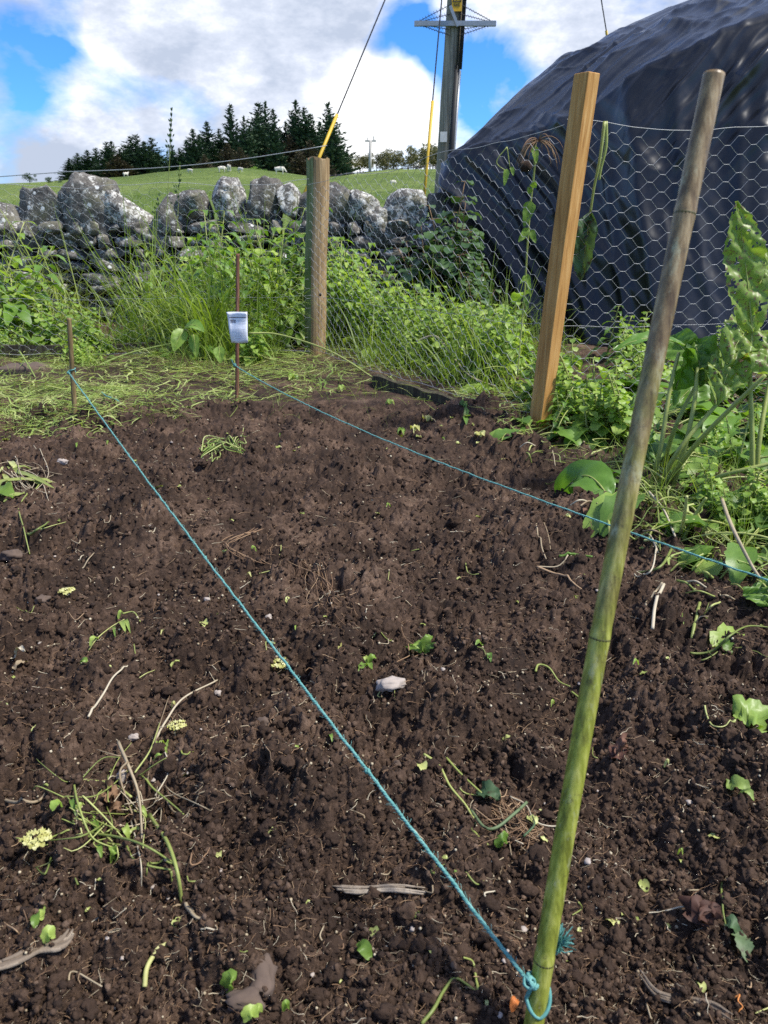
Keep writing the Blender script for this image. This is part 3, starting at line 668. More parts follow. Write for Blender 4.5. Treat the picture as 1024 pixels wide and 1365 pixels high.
grass_region('fence_grass', 'light green grass blades growing through weeds behind the wire between the posts', 2600, reg_mid, .15, .50, M['grass'], .35)
BL = [weed('rosette', 51, .28, M['nettle'], M['stem'], 'broadleaf_weed', (0, 0, 0), 'larger leaved bright weed behind the wire between the posts', 'weed', 'larger leaved weeds behind the wire')]
place_kind(BL, [(0, gpt(u, Y), Y, s_) for u, Y, s_ in [(455, 4.7, 1.1), (500, 4.5, 1.0), (540, 4.3, .9), (585, 4.0, .8), (620, 3.7, .8), (655, 3.5, .7), (680, 3.4, .6), (470, 5.1, 1.4), (560, 4.6, 1.0)]])
# right side ground weeds
pro = [weed('bush', 31, .20, M['nettle'], M['stem'], 'chickweed', (0, 0, 0), 'low bright chickweed clump in the tangle right of the bed', 'chickweed', 'chickweed clumps right of the bed'),
       weed('rosette', 32, .22, M['weed'], M['stem'], 'broadleaf_weed', (0, 0, 0), 'low broad leaved weed in the tangle right of the bed', 'weed', 'low broad weeds right of the bed'),
       weed('nettle', 33, .22, M['weed'], M['stem'], 'nettle', (0, 0, 0), 'short nettle in the tangle right of the bed', 'nettle', 'short nettles right of the bed')]
sp = []
for i in range(95):
    u = rr.uniform(700, 1180); v = rr.uniform(478, 800)
    if v > soil_edge_v(u)-14: continue
    p = G(u, v); sp.append((rr.choice([0, 1, 2], p=[.3, .42, .28]), p[0], p[1], (.55+.6*rr.rand())*(1.0 if v > 600 else 1.35)))
place_kind(pro, sp)
# cut stalks and long leaf stems in the right hand tangle
mb = MB()
for i in range(90):
    u, v = rr.uniform(715, 1150), rr.uniform(545, 790)
    if v > soil_edge_v(u)-5: continue
    p = G(u, v); p[2] = SH(p[0], p[1])+.02+.05*rr.rand(); a = rr.rand()*6.28; L = .08+.2*rr.rand()
    mb.add(*tube(leaf_path(p, (math.cos(a), math.sin(a), .15+.7*rr.rand()), L, 1.1, 8), np.linspace(.0034, .0018, 9), 5), r=.35+.65*rr.rand())
tag(mb.build('trampled_stalks', M['stem']), 'trampled pale green stalks tangled among the weeds right of the bed', 'stalks', kind='stuff')
LPR = [weed('rosette', 41, .30, M['nettle'], M['stem'], 'broadleaf_weed', (0, 0, 0), 'large leaved bright weed standing in the tangle before the black cover', 'weed', 'large leaved weeds before the cover'), weed('rosette', 42, .34, M['dock_clean'], M['stem'], 'broadleaf_weed', (0, 0, 0), 'large leaved bright weed standing in the tangle before the black cover', 'weed', 'large leaved weeds before the cover')]
sp = []
for u, v, k, s_ in [(745, 560, 0, .6), (790, 548, 1, .6), (830, 560, 0, .8), (770, 590, 1, .45), (960, 590, 1, .9), (1010, 620, 0, .9), (940, 640, 0, .7), (1050, 650, 1, .9), (1000, 700, 0, .6), (880, 570, 1, .8), (820, 530, 0, .8), (760, 530, 1, .7), (925, 545, 0, .9), (1080, 600, 0, 1.0), (1060, 720, 0, .6), (860, 610, 0, .5), (1120, 680, 1, .8)]:
    p = G(u, v); sp.append((k, p[0], p[1], s_))
place_kind(LPR, sp)
# ------------------------------------------------------------------ stone wall
WY = 6.3
def wall():
    root = empty('stone_wall', (-1.5, WY, 0), 'old grey dry stone wall with white lichen and upright coping stones at the field edge', 'stone wall')
    x0, x1 = -5.6, .72
    b = MB(); b.add(*box(((x0+x1)/2, WY+.22, .33), x1-x0, .26, .78)); under(b.build('wall_core', M['core'], None, False), root)
    B = MB(); rr = np.random.RandomState(4); z = -.02; row = 0
    while z < .70:
        hr = rr.uniform(.055, .12); x = x0-rr.rand()*.2
        while x < x1:
            wd = rr.uniform(.12, .40)*(1 if hr < .09 else .8); hh = hr*rr.uniform(.8, 1.15)
            V, Fc = rocky(3, 1000+rr.randint(5000), wd*1.0, rr.uniform(.26, .36), hh*1.03, .5, .24, 1.7, .06, 7)
            V = V@roty(rr.normal()*.07).T@rotz(rr.normal()*.12).T+[x+wd/2, WY+rr.normal()*.025-.045, z+hr/2]
            B.add(V, Fc); x += wd+rr.uniform(.0, .018)
        z += hr*.93; row += 1
    o = under(B.build('stone_courses', M['stone'], None), root)
    cop = [(-60, 290, 75, 55, 20, 0), (12, 300, 66, 46, 18, 0), (60, 284, 55, 60, -4, 0), (123, 280, 72, 76, 12, 0), (170, 286, 98, 32, 36, 1), (228, 288, 46, 54, 20, 0), (258, 278, 50, 40, -10, 0), (303, 269, 42, 52, 4, 1), (356, 268, 46, 54, 10, 0),
           (388, 270, 30, 40, -25, 1), (410, 280, 36, 50, 0, 0), (452, 278, 60, 46, 42, 0), (480, 276, 50, 34, 22, 1), (542, 278, 72, 44, 4, 1), (505, 300, 36, 40, 10, 1), (588, 282, 34, 44, -14, 0), (560, 318, 50, 24, 0, 0), (515, 318, 44, 26, 20, 0),
           (575, 300, 30, 20, 0, 1), (200, 318, 46, 26, 10, 0), (325, 300, 34, 26, 0, 0), (280, 308, 44, 22, 0, 0), (95, 318, 46, 20, 0, 0)]
    for i, (u, v, wu, hv, ang, wh) in enumerate(cop):
        p = PY(u, v, WY-.02); px = WY*.99/F
        V, Fc = rocky(4, 300+i*13, wu*px*1.0, .28, hv*px*1.0, .62, .22, 1.5, .05, 9)
        V = V@rotz(rr.normal()*.15).T@roty(R(ang)).T
        c = to_obj('coping_stone', V, Fc, M['stone_w' if wh else 'stone']); c.location = p; under(c, root)
    mo = MB()
    for k in range(90):
        p = PY(205+rr.normal()*6, 333+rr.normal()*2.5, WY-.12+rr.normal()*.01); V, Fc = rocky(1, k, .035, .03, .02, .9, .4); mo.add(V+p, Fc, rr.rand())
    under(mo.build('moss', M['moss'], None), root)
wall()
# fallen flat stone on the left by the bed
V, Fc = rocky(3, 77, .26, .16, .07, .6, .2); s0 = to_obj('fallen_stone', V, Fc, M['darkstone']); s0.location = G(32, 494, .04)
tag(s0, 'flat grey stone lying in cut grass at the back left corner of the bed', 'stone')
V, Fc = box((0, 0, 0), 2.6, .03, .10); s0 = to_obj('edging_board', V, Fc, M['darkwood'], smooth=False)
a = G(500, 512, .03); b_ = G(640, 556, .03)
def board(name, a, b, th, hh, mat, label, cat):
    a = np.asarray(a); b = np.asarray(b); L = np.linalg.norm(b-a); mb = MB(); V, Fc = box((0, 0, 0), L, th, hh)
    n = 24; P = []; o = None
    VV = []; FF = []
    for i in range(n+1):
        x = -L/2+L*i/n
        for (y, z) in ((-th/2, -hh/2), (th/2, -hh/2), (th/2, hh/2), (-th/2, hh/2)):
            VV.append((x, y+.002*math.sin(i*1.3), z+(.004*math.sin(i*.9+y*50) if z > 0 else 0)))
    for i in range(n):
        for k in range(4): FF.append((i*4+k, i*4+(k+1) % 4, (i+1)*4+(k+1) % 4, (i+1)*4+k))
    FF += [(3, 2, 1, 0), (n*4, n*4+1, n*4+2, n*4+3)]
    o = to_obj(name, VV, FF, mat, smooth=False); o.location = (a+b)/2
    o.rotation_euler = (0, -math.asin((b[2]-a[2])/L), math.atan2(b[1]-a[1], b[0]-a[0])); return tag(o, label, cat)
bpy.data.objects.remove(s0)
board('edging_board', a, b_, .035, .09, M['darkwood'], 'long dark mossy edging board lying at the foot of the wire behind the bed', 'board')
board('half_buried_plank', G(0, 470, .05), G(300, 462, .05)+[0, 0, -.01], .03, .08, M['darkwood'], 'old brown plank half buried in cut grass before the stone wall', 'plank')
# ------------------------------------------------------------------ wire fence with its two posts
P1 = G(419, 476); P2 = G(716, 578)
P1[2] = SH(*P1[:2]); P2[2] = SH(*P2[:2])
def fence():
    root = empty('wire_fence', (P1[0], P1[1], 0), 'galvanised chicken wire fence on a round post and a square sawn post', 'fence')
    # round machine-split post: left side rounded and green, right side flat and brown
    def post_half(side, mat):
        mb = []; n = 22; top = PY(425, 212, P1[1])[2]; FF = []; k = 9 if side < 0 else 22
        for i in range(n+1):
            t = i/n; z = -.08+(top+.08)*t
            cx = P1[0]+(PY(425, 212, P1[1])[0]-P1[0])*t
            for j in range(k):
                if side < 0: a = R(128)+R(120)*j/(k-1); rj = .0675-.003*abs(j/(k-1)-.5)*2; x, y = rj*math.cos(a), rj*math.sin(a)
                else: a = R(360)*j/k; rj = .064*(1-.06*max(0, math.cos(a+R(50)))); x, y = rj*math.cos(a), rj*math.sin(a)
                wob = .003*math.sin(z*9); zz = z
                if i == n: zz = z+.010*math.sin(x*160)+.006*math.sin(x*420+1)
                mb.append((cx+x*(1+.0)+wob, P1[1]+y, zz))
        for i in range(n):
            for j in range(k-1): FF.append((i*k+j, i*k+j+1, (i+1)*k+j+1, (i+1)*k+j))
            if side > 0: FF.append((i*k+k-1, i*k, (i+1)*k, (i+1)*k+k-1))
        if side > 0: FF.append(tuple(n*k+j for j in range(k)))
        return mb, FF
    V, Fc = post_half(1, 0); post = under(tag(to_obj('post', V, Fc, M['greywood'], smooth=False), 'round weathered post with a green left side'), root)
    V, Fc = post_half(-1, 0); g = to_obj('green_side', V, Fc, M['algae'], smooth=True); g.parent = post
    kn = PY(427, 393, P1[1]-.083); V, Fc = ICO[2]; k = to_obj('knot', V*[.008, .004, .009]+kn, Fc, M['core']); k.parent = post
    # square sawn post, corner towards the camera
    top = PY(783, 98, P2[1]-.02); bw = .062; th = R(38); C4 = []
    def sq(cx, cy, z, sc=1.0):
        # left face broad, right face broad; seen edge-on
        hw = .030*sc; return [np.array([cx, cy, z])+rotz(th)@np.array([sx*hw, sy*hw, 0]) for sx, sy in ((-1, -1), (1, -1), (1, 1), (-1, 1))]
    n = 20; V = []; FF = []
    for i in range(n+1):
        t = i/n; V += sq(P2[0]+(top[0]-P2[0])*t-.004*math.sin(t*3), P2[1]+(top[1]-P2[1])*t, -.1+(top[2]+.1)*t)
    for i in range(n):
        for k2 in range(4): FF.append((i*4+k2, i*4+(k2+1) % 4, (i+1)*4+(k2+1) % 4, (i+1)*4+k2))
    FF.append(tuple(n*4+j for j in range(4)))
    o = to_obj('post', V, FF, M['tan'], smooth=False); bv = o.modifiers.new('bevel', 'BEVEL'); bv.width = .003; bv.segments = 2; bv.limit_method = 'ANGLE'
    under(tag(o, 'square fresh orange brown sawn post leaning right'), root)
    # hexagonal mesh: horizontal twisted edges, sagging sheet
    def panel(A, B, zt0, zt1, zb0, zb1, sag, seed, cell=.056, crush=0., wr=.85):
        A = np.asarray(A, float); B = np.asarray(B, float); L = np.linalg.norm((B-A)[:2]); Hh = 1.0
        nx = int(L/(cell*.86)); nz = int(round(1.0/cell)); dx = L/nx; mb = MB()
        dirn = (B-A)/L; nrm = np.array([dirn[1], -dirn[0], 0])
        def mp(a, b):                       # a along in metres, b 0..1 up
            t = a/L; zb = zb0+(zb1-zb0)*t; zt = zt0+(zt1-zt0)*t-sag*math.sin(math.pi*t)**1.0+.012*math.sin(a*7+seed)
            bul = float(.035*perlin(np.array([a*1.7]), np.array([b*2.2]), seed=seed)[0]) + (crush*(1-b)**2*math.sin(math.pi*min(1, t*1.0)))
            q = A+dirn*(a+.012*math.sin(b*9+a*2)); return np.array([q[0], q[1], 0])+nrm*bul+np.array([0, 0, zb+(zt-zb)*b+.010*float(perlin(np.array([a*6]), np.array([b*6]), seed=seed+1)[0])])
        h = 1.0/nz; e = .20                 # e: half length of the twisted edge, in cells
        for i in range(nx):
            for j in range(nz):
                o = .5 if i % 2 else 0; zc = (j+o)*h
                if zc > 1: continue
                pa, pb = mp((i-e+.5)*dx, zc), mp((i+e+.5)*dx, zc)
                mb.add(*tube([pa, pb], .0011*wr, 4, False), r=.5)
                if i+1 < nx:
                    for s_ in (-.5, .5):
                        zn = zc+s_*h
                        if zn < -.001 or zn > 1.001: continue
                        mb.add(*tube([pb, mp((i+1-e+.5)*dx, zn)], .00085*wr, 3, False), r=.5)
        for b in (0, .34, 1.0):
            pts = [mp(L*k/(nx), b) for k in range(nx+1)]; mb.add(*tube(pts, .0012 if b in (0, 1) else .0007, 4, False))
        return mb
    z1 = .97; z2 = 1.075; yl = 4.35
    LL = np.array([gpt(-160, yl), yl, 0]); Q1 = np.array([P1[0], P1[1]-.09, 0]); Q2 = np.array([P2[0]+.03, P2[1]+.055, 0]); RR = np.array([gpt(1260, 3.05), 3.08, 0])
    for args, lb in (((LL, Q1, z1+.0, z1+.01, .05, .05, .02, 3, .058, 0., .62), 'panel running left before the stone wall'), ((Q1, Q2, z1, z2, .06, .06, .015, 5, .052, .05), 'panel between the two posts'), ((Q2, RR, z2, 1.07, .05, .05, -.002, 8), 'panel before the black plastic cover')):
        under(tag(panel(*args).build('wire_mesh', M['wire'], None, False), lb), root)
fence()
# ------------------------------------------------------------------ black plastic covered tunnel
def tarp():
    us = [596, 640, 700, 745, 790, 850, 930, 1024, 1150, 1300, 1500, 1700]
    Yb = [6.0, 5.75, 5.4, 5.15, 4.9, 4.65, 4.45, 4.35, 4.3, 4.3, 4.5, 5.0]
    cre = [(596, 214), (640, 196), (700, 180), (745, 166), (790, 146), (850, 100), (930, 62), (1024, 30), (1150, 0), (1300, -20), (1500, 0), (1700, 60)]
    Yc = [6.15, 6.05, 5.85, 5.65, 5.45, 5.2, 5.1, 5.05, 5.1, 5.2, 5.4, 5.8]
    rid = [(596, 226), (640, 176), (700, 114), (745, 84), (790, 62), (850, 36), (930, 2), (1024, -34), (1150, -70), (1300, -90), (1500, -60), (1700, 10)]
    Yr = [6.5, 6.9, 7.2, 7.3, 7.4, 7.6, 7.8, 8.0, 8.1, 8.2, 8.4, 8.6]
    B = np.array([[PY(u, 400, y)[0], y, -.05] for u, y in zip(us, Yb)])
    Cc = np.array([PY(u, v, y) for (u, v), y in zip(cre, Yc)]); Rd = np.array([PY(u, v, y) for (u, v), y in zip(rid, Yr)])
    # left end: sheet wraps round the corner and runs back
    def wrap(arr, dy, zf):
        a = arr[0].copy(); a[1] += dy; a[0] += dy*.085; a[2] = arr[0][2]*zf if arr[0][2] > 0 else arr[0][2]; return np.vstack([a[None], arr])
    B, Cc, Rd = wrap(B, 2.4, 1), wrap(Cc, 2.3, 1.0), wrap(Rd, 2.6, 1.0)
    Bk = Rd.copy(); Bk[:, 1] += 3.2; Bk[:, 2] = -.2; Bk[:, 0] += .3
    n = 760; tt = np.linspace(0, 1, n)
    sl = np.concatenate([[0], np.cumsum(np.linalg.norm(np.diff(B, axis=0), axis=1))]); S = tt*sl[-1]
    def res(A):
        out = np.stack([np.interp(S, sl, A[:, k]) for k in range(3)], -1)
        ker = np.hanning(31); ker /= ker.sum()
        pad = np.pad(out, ((15, 15), (0, 0)), mode='edge'); sm = np.stack([np.convolve(pad[:, k], ker, 'valid') for k in range(3)], -1); return sm
    B, Cc, Rd, Bk = res(B), res(Cc), res(Rd), res(Bk)
    rows = []; m1, m2, m3 = 250, 200, 30
    tag_t = []
    for i in range(m1):
        t = i/(m1-1); p = B*(1-t)+Cc*t; bul = .10*math.sin(math.pi*t)
        p = p.copy(); p[:, 1] -= bul*np.ones(n)*.5; rows.append(p); tag_t.append(t)
    for i in range(1, m2):
        t = i/(m2-1); p = Cc*(1-t)+Rd*t; p = p.copy(); p[:, 2] += .10*math.sin(math.pi*t)*np.clip((Rd[:, 2]-Cc[:, 2])/.5, 0, 1); rows.append(p); tag_t.append(1+t)
    for i in range(1, m3):
        t = i/(m3-1); p = Rd*(1-t)+Bk*t; p = p.copy(); p[:, 2] += .6*math.sin(math.pi*t)*.5; rows.append(p); tag_t.append(2+t)
    Pm = np.array(rows); m = len(rows); T = np.array(tag_t)[:, None]+np.zeros((1, n)); A = S[None]-2.2+np.zeros((m, 1))
    du = np.gradient(Pm, axis=1); dv = np.gradient(Pm, axis=0); N = np.cross(du, dv); N /= np.linalg.norm(N, axis=-1)[..., None]
    X, Z = A, T*1.35                        # metres along, metres up the sheet
    def ridge(q, sharp=1.6): return 1-np.abs(2*(q-np.floor(q))-1)**sharp
    wq = .35*fbm(X*.9, Z*.9, o=3, seed=61); wq2 = .18*fbm(X*3, Z*3, o=3, seed=62)
    d = np.zeros_like(X)
    def soft(q): return .5+.5*np.cos(6.283*q)
    def pinch(q, k=3): return soft(q)**k
    # folds falling from the top left corner down to the right
    q = (X*.72+Z*.70)
    m_l = (1-ss(1.1, 2.1, X))*(1-ss(1.1, 1.6, Z)*.8)
    d += m_l*(.060*pinch(q*3.1+wq*.8, 2)+.022*pinch(q*7.3+wq*1.5, 3))
    m_m = ss(1.1, 2.0, X)*(1-ss(.95, 1.5, Z))
    q2 = X*1.0+Z*.22
    d += m_m*(.055*pinch(q2*1.7+wq*.9+.2, 2)+.020*pinch(q2*4.1+wq*1.6, 4)+.008*pinch((X*.6+Z*.8)*4+wq*2, 4))
    # roof: long folds radiating down left from the upper right
    m_r = ss(1.2, 1.6, Z)
    q3 = X*.50-Z*.95
    vis = .55+.45*ss(-.3, .4, fbm(X*.8, Z*.8, o=2, seed=68))
    d += m_r*vis*(.085*pinch(q3*1.5+wq*.5, 2)+.030*pinch(q3*3.9+wq*.9, 3)+.012*pinch(q3*9+wq*1.6, 3))
    d += .02*fbm(X*1.1, Z*1.1, o=2, seed=63)
    cr = np.abs(fbm(X*2.6, Z*2.6, o=2, seed=66)); cm = ss(.0, .5, fbm(X*.7, Z*.7, o=2, seed=69)); d += .008*cm*(1-np.clip(cr*2.4, 0, 1))**3
    # slumped puckers under the crease on the right
    pk = ss(1.7, 2.3, X)*np.exp(-((Z-1.12)/.26)**2); d += pk*.045*pinch((Z*1.0-X*.45)*4.2+wq*2, 2)+pk*.018*pinch((Z*1.0-X*.6)*11+wq*3+wq2*2, 2)
    for k_, (fq, am, an) in enumerate(((.8, .030, -.45), (1.6, .012, -.6))):
        xr = X*math.cos(an)+Z*math.sin(an); zr = -X*math.sin(an)+Z*math.cos(an)
        nz = fbm(xr*fq, zr*fq*2.6, o=2, seed=71+k_); d += am*(.35+.65*m_r)*np.clip(1-np.abs(nz)*3.0, 0, 1)**2.2*ss(-.25, .3, perlin(X*1.3, Z*1.3, seed=75+k_))
    pin = np.exp(-((X-1.35)**2+(Z-2.55)**2)/.02); d += .06*pin
    d *= 1-.62*ss(1.15, 1.5, Z)*(1-ss(.9, 1.7, X))
    d *= 1-.85*np.exp(-((T-2.0)/.30)**2)*(1-.8*np.exp(-((X-1.35)/.15)**2))
    d *= 1-ss(2.3, 3, T)
    Pm = Pm+N*d[..., None]*(-1 if N[60, 300, 1] > 0 else 1)
    V = Pm.reshape(-1, 3); i, j = np.meshgrid(np.arange(m-1), np.arange(n-1), indexing='ij'); a = (i*n+j).ravel()
    o = to_obj('plastic_cover', V, np.stack([a, a+1, a+n+1, a+n], -1), M['tarp'])
    return tag(o, 'huge wrinkled black plastic sheet draped over a domed tunnel behind the wire', 'plastic sheet')
tarp()
# ------------------------------------------------------------------ utility pole with stays
def pole():
    Y = 11.0; b = PY(590, 262, Y); t1 = PY(608, 0, Y); dirp = (t1-b)/np.linalg.norm(t1-b); zt = 6.95
    base = b+dirp*((-.4+TZ(b[0], Y)-b[2])/dirp[2]); top = b+dirp*((zt-b[2])/dirp[2])
    root = empty('utility_pole', (base[0], base[1], base[2]+.4), 'weathered wooden utility pole with yellow sign and barbed crossarm beside the black cover', 'utility pole')
    n = 40; P = [base+(top-base)*i/n for i in range(n+1)]
    V, Fc = tube(P, np.linspace(.120, .092, n+1), 18); a = perlin(V[:, 0]*14, V[:, 2]*1.2, seed=5)*.008; V[:, 0] += a; V[:, 1] += a
    under(to_obj('pole', V, Fc, M['polewood']), root)
    ax = lambda v_, off=0., dy=0.: (lambda q: np.array([q[0]+off, q[1]+dy, q[2]]))(base+(top-base)*((PY(600, v_, Y)[2]-base[2])/(top[2]-base[2])))
    c1 = [ax(v_, .065, -.095) for v_ in (268, 200, 90)]; under(MBt(tube(c1, .035, 8)).build('cable_guard', M['black'], None), root)
    c2 = [ax(v_, .105, -.04) for v_ in (268, 200, 95)]; under(MBt(tube(c2, .022, 8)).build('conduit', M['steel'], None), root)
    for k, off in enumerate((.06, .09, .115)): under(MBt(tube([ax(95, off, -.12), ax(-100, off-.01, -.11), ax(-450, off-.02, -.10)], .013, 6)).build('cable', M['cable'], None), root)
    zc = ax(35); arm = MB(); arm.add(*box((zc[0], zc[1]-.13, zc[2]), 1.02, .05, .055)); under(arm.build('barbed_arm', M['steel'], None, False), root)
    br = MB(); br.add(*box((0, 0, 0), .035, .02, .24, roty(-.45))); br.V[-1] += np.array([zc[0]-.02, zc[1]-.18, zc[2]+.07]); under(br.build('bracket', M['steel'], None, False), root)
    bw = MB()
    for sgn in (-1, 1):
        for dz in (.20, .10, -.07, -.13):
            pts = [np.array([zc[0]+sgn*(.06+.44*t), zc[1]-.15, zc[2]+dz*(1-t)+.02*math.sin(t*3.1)*(-1 if dz > 0 else 1)*0]) for t in np.linspace(0, 1, 14)]
            bw.add(*tube(pts, .004, 4, False))
            for p in pts[1:-1:1]: bw.add(*tube([p+[-.012, 0, .018], p+[.012, 0, -.018]], .003, 3, False))
    under(bw.build('barbed_wire', M['cable'], None), root)
    # yellow warning sign
    s0 = ax(6); sg = to_obj('warning_sign', *box((s0[0]-.0, s0[1]-.165, s0[2]+.06), .125, .006, .34), M['signy'], smooth=False); under(sg, root)
    ink = MB(); cx, cz, yy = s0[0]-.0, s0[2]+.05, s0[1]-.170
    for a_, b2 in (((-.05, -.06), (.05, -.06)), ((.05, -.06), (0.02, .08)), ((0.02, .08), (-.05, -.06)), ((.012, .045), (-.012, .0)), ((-.012, .0), (.014, .0)), ((.014, .0), (-.006, -.045))):
        p, q = np.array([cx+a_[0], yy, cz+a_[1]]), np.array([cx+b2[0], yy, cz+b2[1]]); ink.add(*tube([p, q], .006, 4))
    for k in range(2): ink.add(*box((cx, yy, cz-.085-.018*k), .08, .003, .008))
    o = ink.build('warning_symbol', M['black'], None, False); o.parent = sg; o.matrix_parent_inverse = (Matrix.Translation(-Vector(root.location))).inverted() @ Matrix.Translation(-Vector(root.location))
    tg = ax(184, -.05, -.15); under(to_obj('white_tag', *box(tg, .09, .006, .12), M['tagwhite'], smooth=False), root)
    # top crossarm
    tp = base+(top-base)*.97; arm = MB(); arm.add(*box((tp[0]+.1, tp[1]-.15, tp[2]), 1.5, .1, .12)); under(arm.build('top_arm', M['polewood'], None, False), root)
    ends = [tp+[.62, -.15, 0], tp+[-.08, -.15, 0], tp+[.62, -.15, 0]]
    def stay(low, gtop, Yl, end, lab, zl=None, Yg=None):
        L0 = PY(*low, Yl)
        g_ = None; best = 1e9            # the guard covers the stay up to the photo height gtop
        pts = [L0+(end-L0)*t for t in np.linspace(0, 1, 200)]
        for i, p in enumerate(pts):
            if proj(p)[1] < gtop: g_ = i; break
        rt_ = empty('pole_stay', tuple(L0), lab, 'stay wire')
        ext = L0-(end-L0)/np.linalg.norm(end-L0)*.5
        under(MBt(tube([pts[max(0, g_-2)]]+pts[g_:-1:12]+[end], .0085, 5)).build('stay_wire', M['cable'], None), rt_)
        under(MBt(tube([ext, pts[g_]], .019, 8)).build('yellow_guard', M['yplastic'], None), rt_)
    stay((404, 262), 155, 9.5, ends[0], 'stay wire with yellow guard rising behind the round post')
    stay((566, 256), 135, 10.0, ends[1], 'steep stay wire with thin yellow guard just left of the utility pole')
    stay((826, 150), 42, 13.0, ends[2], 'stay wire whose yellow guard tip shows above the black plastic cover')
def MBt(vf): m = MB(); m.add(*vf); return m
pole()
q0, q1 = PY(88, 229, 9.0), PY(436, 194, 9.45)
wv_ = [q0+(q1-q0)*t-np.array([0, 0, .06*math.sin(math.pi*t)]) for t in np.linspace(0, 1, 20)]
q9 = PY(-200, 250, 8.6)
tag(MBt(tube([q9]+wv_, .0045, 4)).build('slack_wire', M['steel']), 'thin slack grey wire strung low in front of the spruce trees', 'wire')
# far small pole
p = PY(493, 226, 88.0); root = empty('far_pole', tuple(p), 'distant pale pole with short crossarm standing on the field crest', 'utility pole')
under(MBt(tube([p-[0, 0, 1], PY(494, 187, 88.0)], .16, 8)).build('pole', M['concrete']), root)
q = PY(494, 188, 88.0); mb = MB(); mb.add(*box(q, 1.2, .15, .16)); mb.add(*box(q+[.35, 0, .25], .12, .12, .4)); mb.add(*box(q+[-.35, 0, .2], .1, .1, .3)); under(mb.build('crossarm', M['concrete'], None, False), root)
# far field fence
fr = empty('field_fence', tuple(PY(520, 226, 80)), 'faraway post and wire fence along the crest of the right field', 'fence')
pts = []
for k, u in enumerate(np.linspace(425, 640, 30)):
    Yk = 80.; v = np.interp(u, [425, 470, 530, 570, 640], [236, 231, 225.5, 221.5, 220]); P_ = PY(u, v, Yk); pts.append(P_)
    o = MBt(tube([P_-[0, 0, .9], P_+[0, 0, .12]], .07, 5)).build('post', M['bark']); under(o, fr)
mb = MB()
for dz in (0, -.3, -.6): mb.add(*tube([p_+[0, 0, dz] for p_ in pts], .045, 3, False))
under(mb.build('fence_wire', M['cable'], None), fr)
# ------------------------------------------------------------------ trees
def conifer(seed, mat, thin=1.0):
    rr = np.random.RandomState(seed); Hh = 1.0; L = MB(); z = .06
    Vs = []; Fs = []; r_ = []; n = 0
    nlay = 34
    for i in range(nlay):
        t = (i+.5)/nlay; z = .05+.93*t; rad = (.30*(1-t)**.75+.012)*thin*(.75+.5*rr.rand()); nb = int(15*(1-t)+5)
        for k in range(nb):
            a = rr.rand()*6.283; rl = rad*(.6+.6*rr.rand()); d = np.array([math.cos(a), math.sin(a), 0]); s = np.array([-d[1], d[0], 0])
            droop = -.22+.5*t
            nseg = max(2, int(rl/.03))
            for q in range(nseg):
                f = (q+.6)/nseg; c = d*rl*f+[0, 0, z+rl*f*droop+rl*f*f*.18]; w = .042*(1-.5*f)*(1.3-t*.8)*(.6+.8*rr.rand()); ln = .045*(1.2-.5*t)
                tip = c+d*ln+[0, 0, rr.normal()*.012]; 
                Vs += [c+s*w+[0, 0, -.022*rr.rand()], c-s*w+[0, 0, -.022*rr.rand()], tip, c+[0, 0, -.045*(1-.5*t)*rr.rand()-.008]]
                Fs += [(n, n+1, n+2), (n, n+3, n+2), (n+1, n+2, n+3)]; v_ = np.clip(rr.normal(.5, .22), 0, 1); r_ += [v_]*4; n += 4
    # leader
    for k in range(8):
        a = rr.rand()*6.28; zz = .93+.07*k/8; d = np.array([math.cos(a), math.sin(a), 0]); w = .02*(1-k/9)
        Vs += [np.array([0, 0, zz+.012])+d*.002, d*w+[0, 0, zz-.005], d*w*.6+[0, 0, zz-.02], np.array([0, 0, zz-.02])]; Fs += [(n, n+1, n+2), (n, n+2, n+3)]; r_ += [.4]*4; n += 4
    return Vs, Fs, r_
def make_tree(name, V, Fc, r, mat, label, cat, group, trunk=.018):
    root = empty(name, (0, 0, 0), label, cat, group)
    c = to_obj('crown', V, Fc, mat, root, False, rnd=r)
    Vt, Ft = tube([(0, 0, -.08), (0, 0, .5), (0, 0, .99)], [trunk, trunk*.6, .002], 6); to_obj('trunk', Vt, Ft, M['bark'], root); return root
SG = 'spruce trees on the crest'
lab = {0: 'dark green spruce tree in the dense stand on the field crest', 1: 'dark green spruce tree in the dense stand on the field crest', 2: 'browned spruce tree low in the dense stand on the field crest', 3: 'dark green spruce tree in the dense stand on the field crest', 4: 'dark green spruce tree in the dense stand on the field crest'}
protos = [make_tree('spruce_tree', *conifer(1, 0), M['needles'], lab[0], 'spruce tree', SG), make_tree('spruce_tree', *conifer(2, 0, .85), M['needles'], lab[1], 'spruce tree', SG),
          make_tree('spruce_tree', *conifer(3, 0, 1.25), M['brown_needles'], lab[2], 'spruce tree', 'browned spruce trees'), make_tree('spruce_tree', *conifer(4, 0, 1.15), M['needles'], lab[3], 'spruce tree', SG), make_tree('spruce_tree', *conifer(5, 0, .7), M['needles'], lab[4], 'spruce tree', SG)]
def place_tree(k, u, vt, vb, Y, wf=1.0, used={}, pr=None, lab=None):
    pr = pr or protos; b = PY(u, vb, Y); t = PY(u, vt, Y); hgt = t[2]-b[2]
    rz = random.random()*6.28
    if id(pr[k]) not in used: used[id(pr[k])] = 1; o = pr[k]
    else: o = dup(pr[k], (0, 0, 0), 0, 1)
    o.location = b; o.rotation_euler = (0, 0, rz); o.scale = (hgt*wf, hgt*wf, hgt); return o
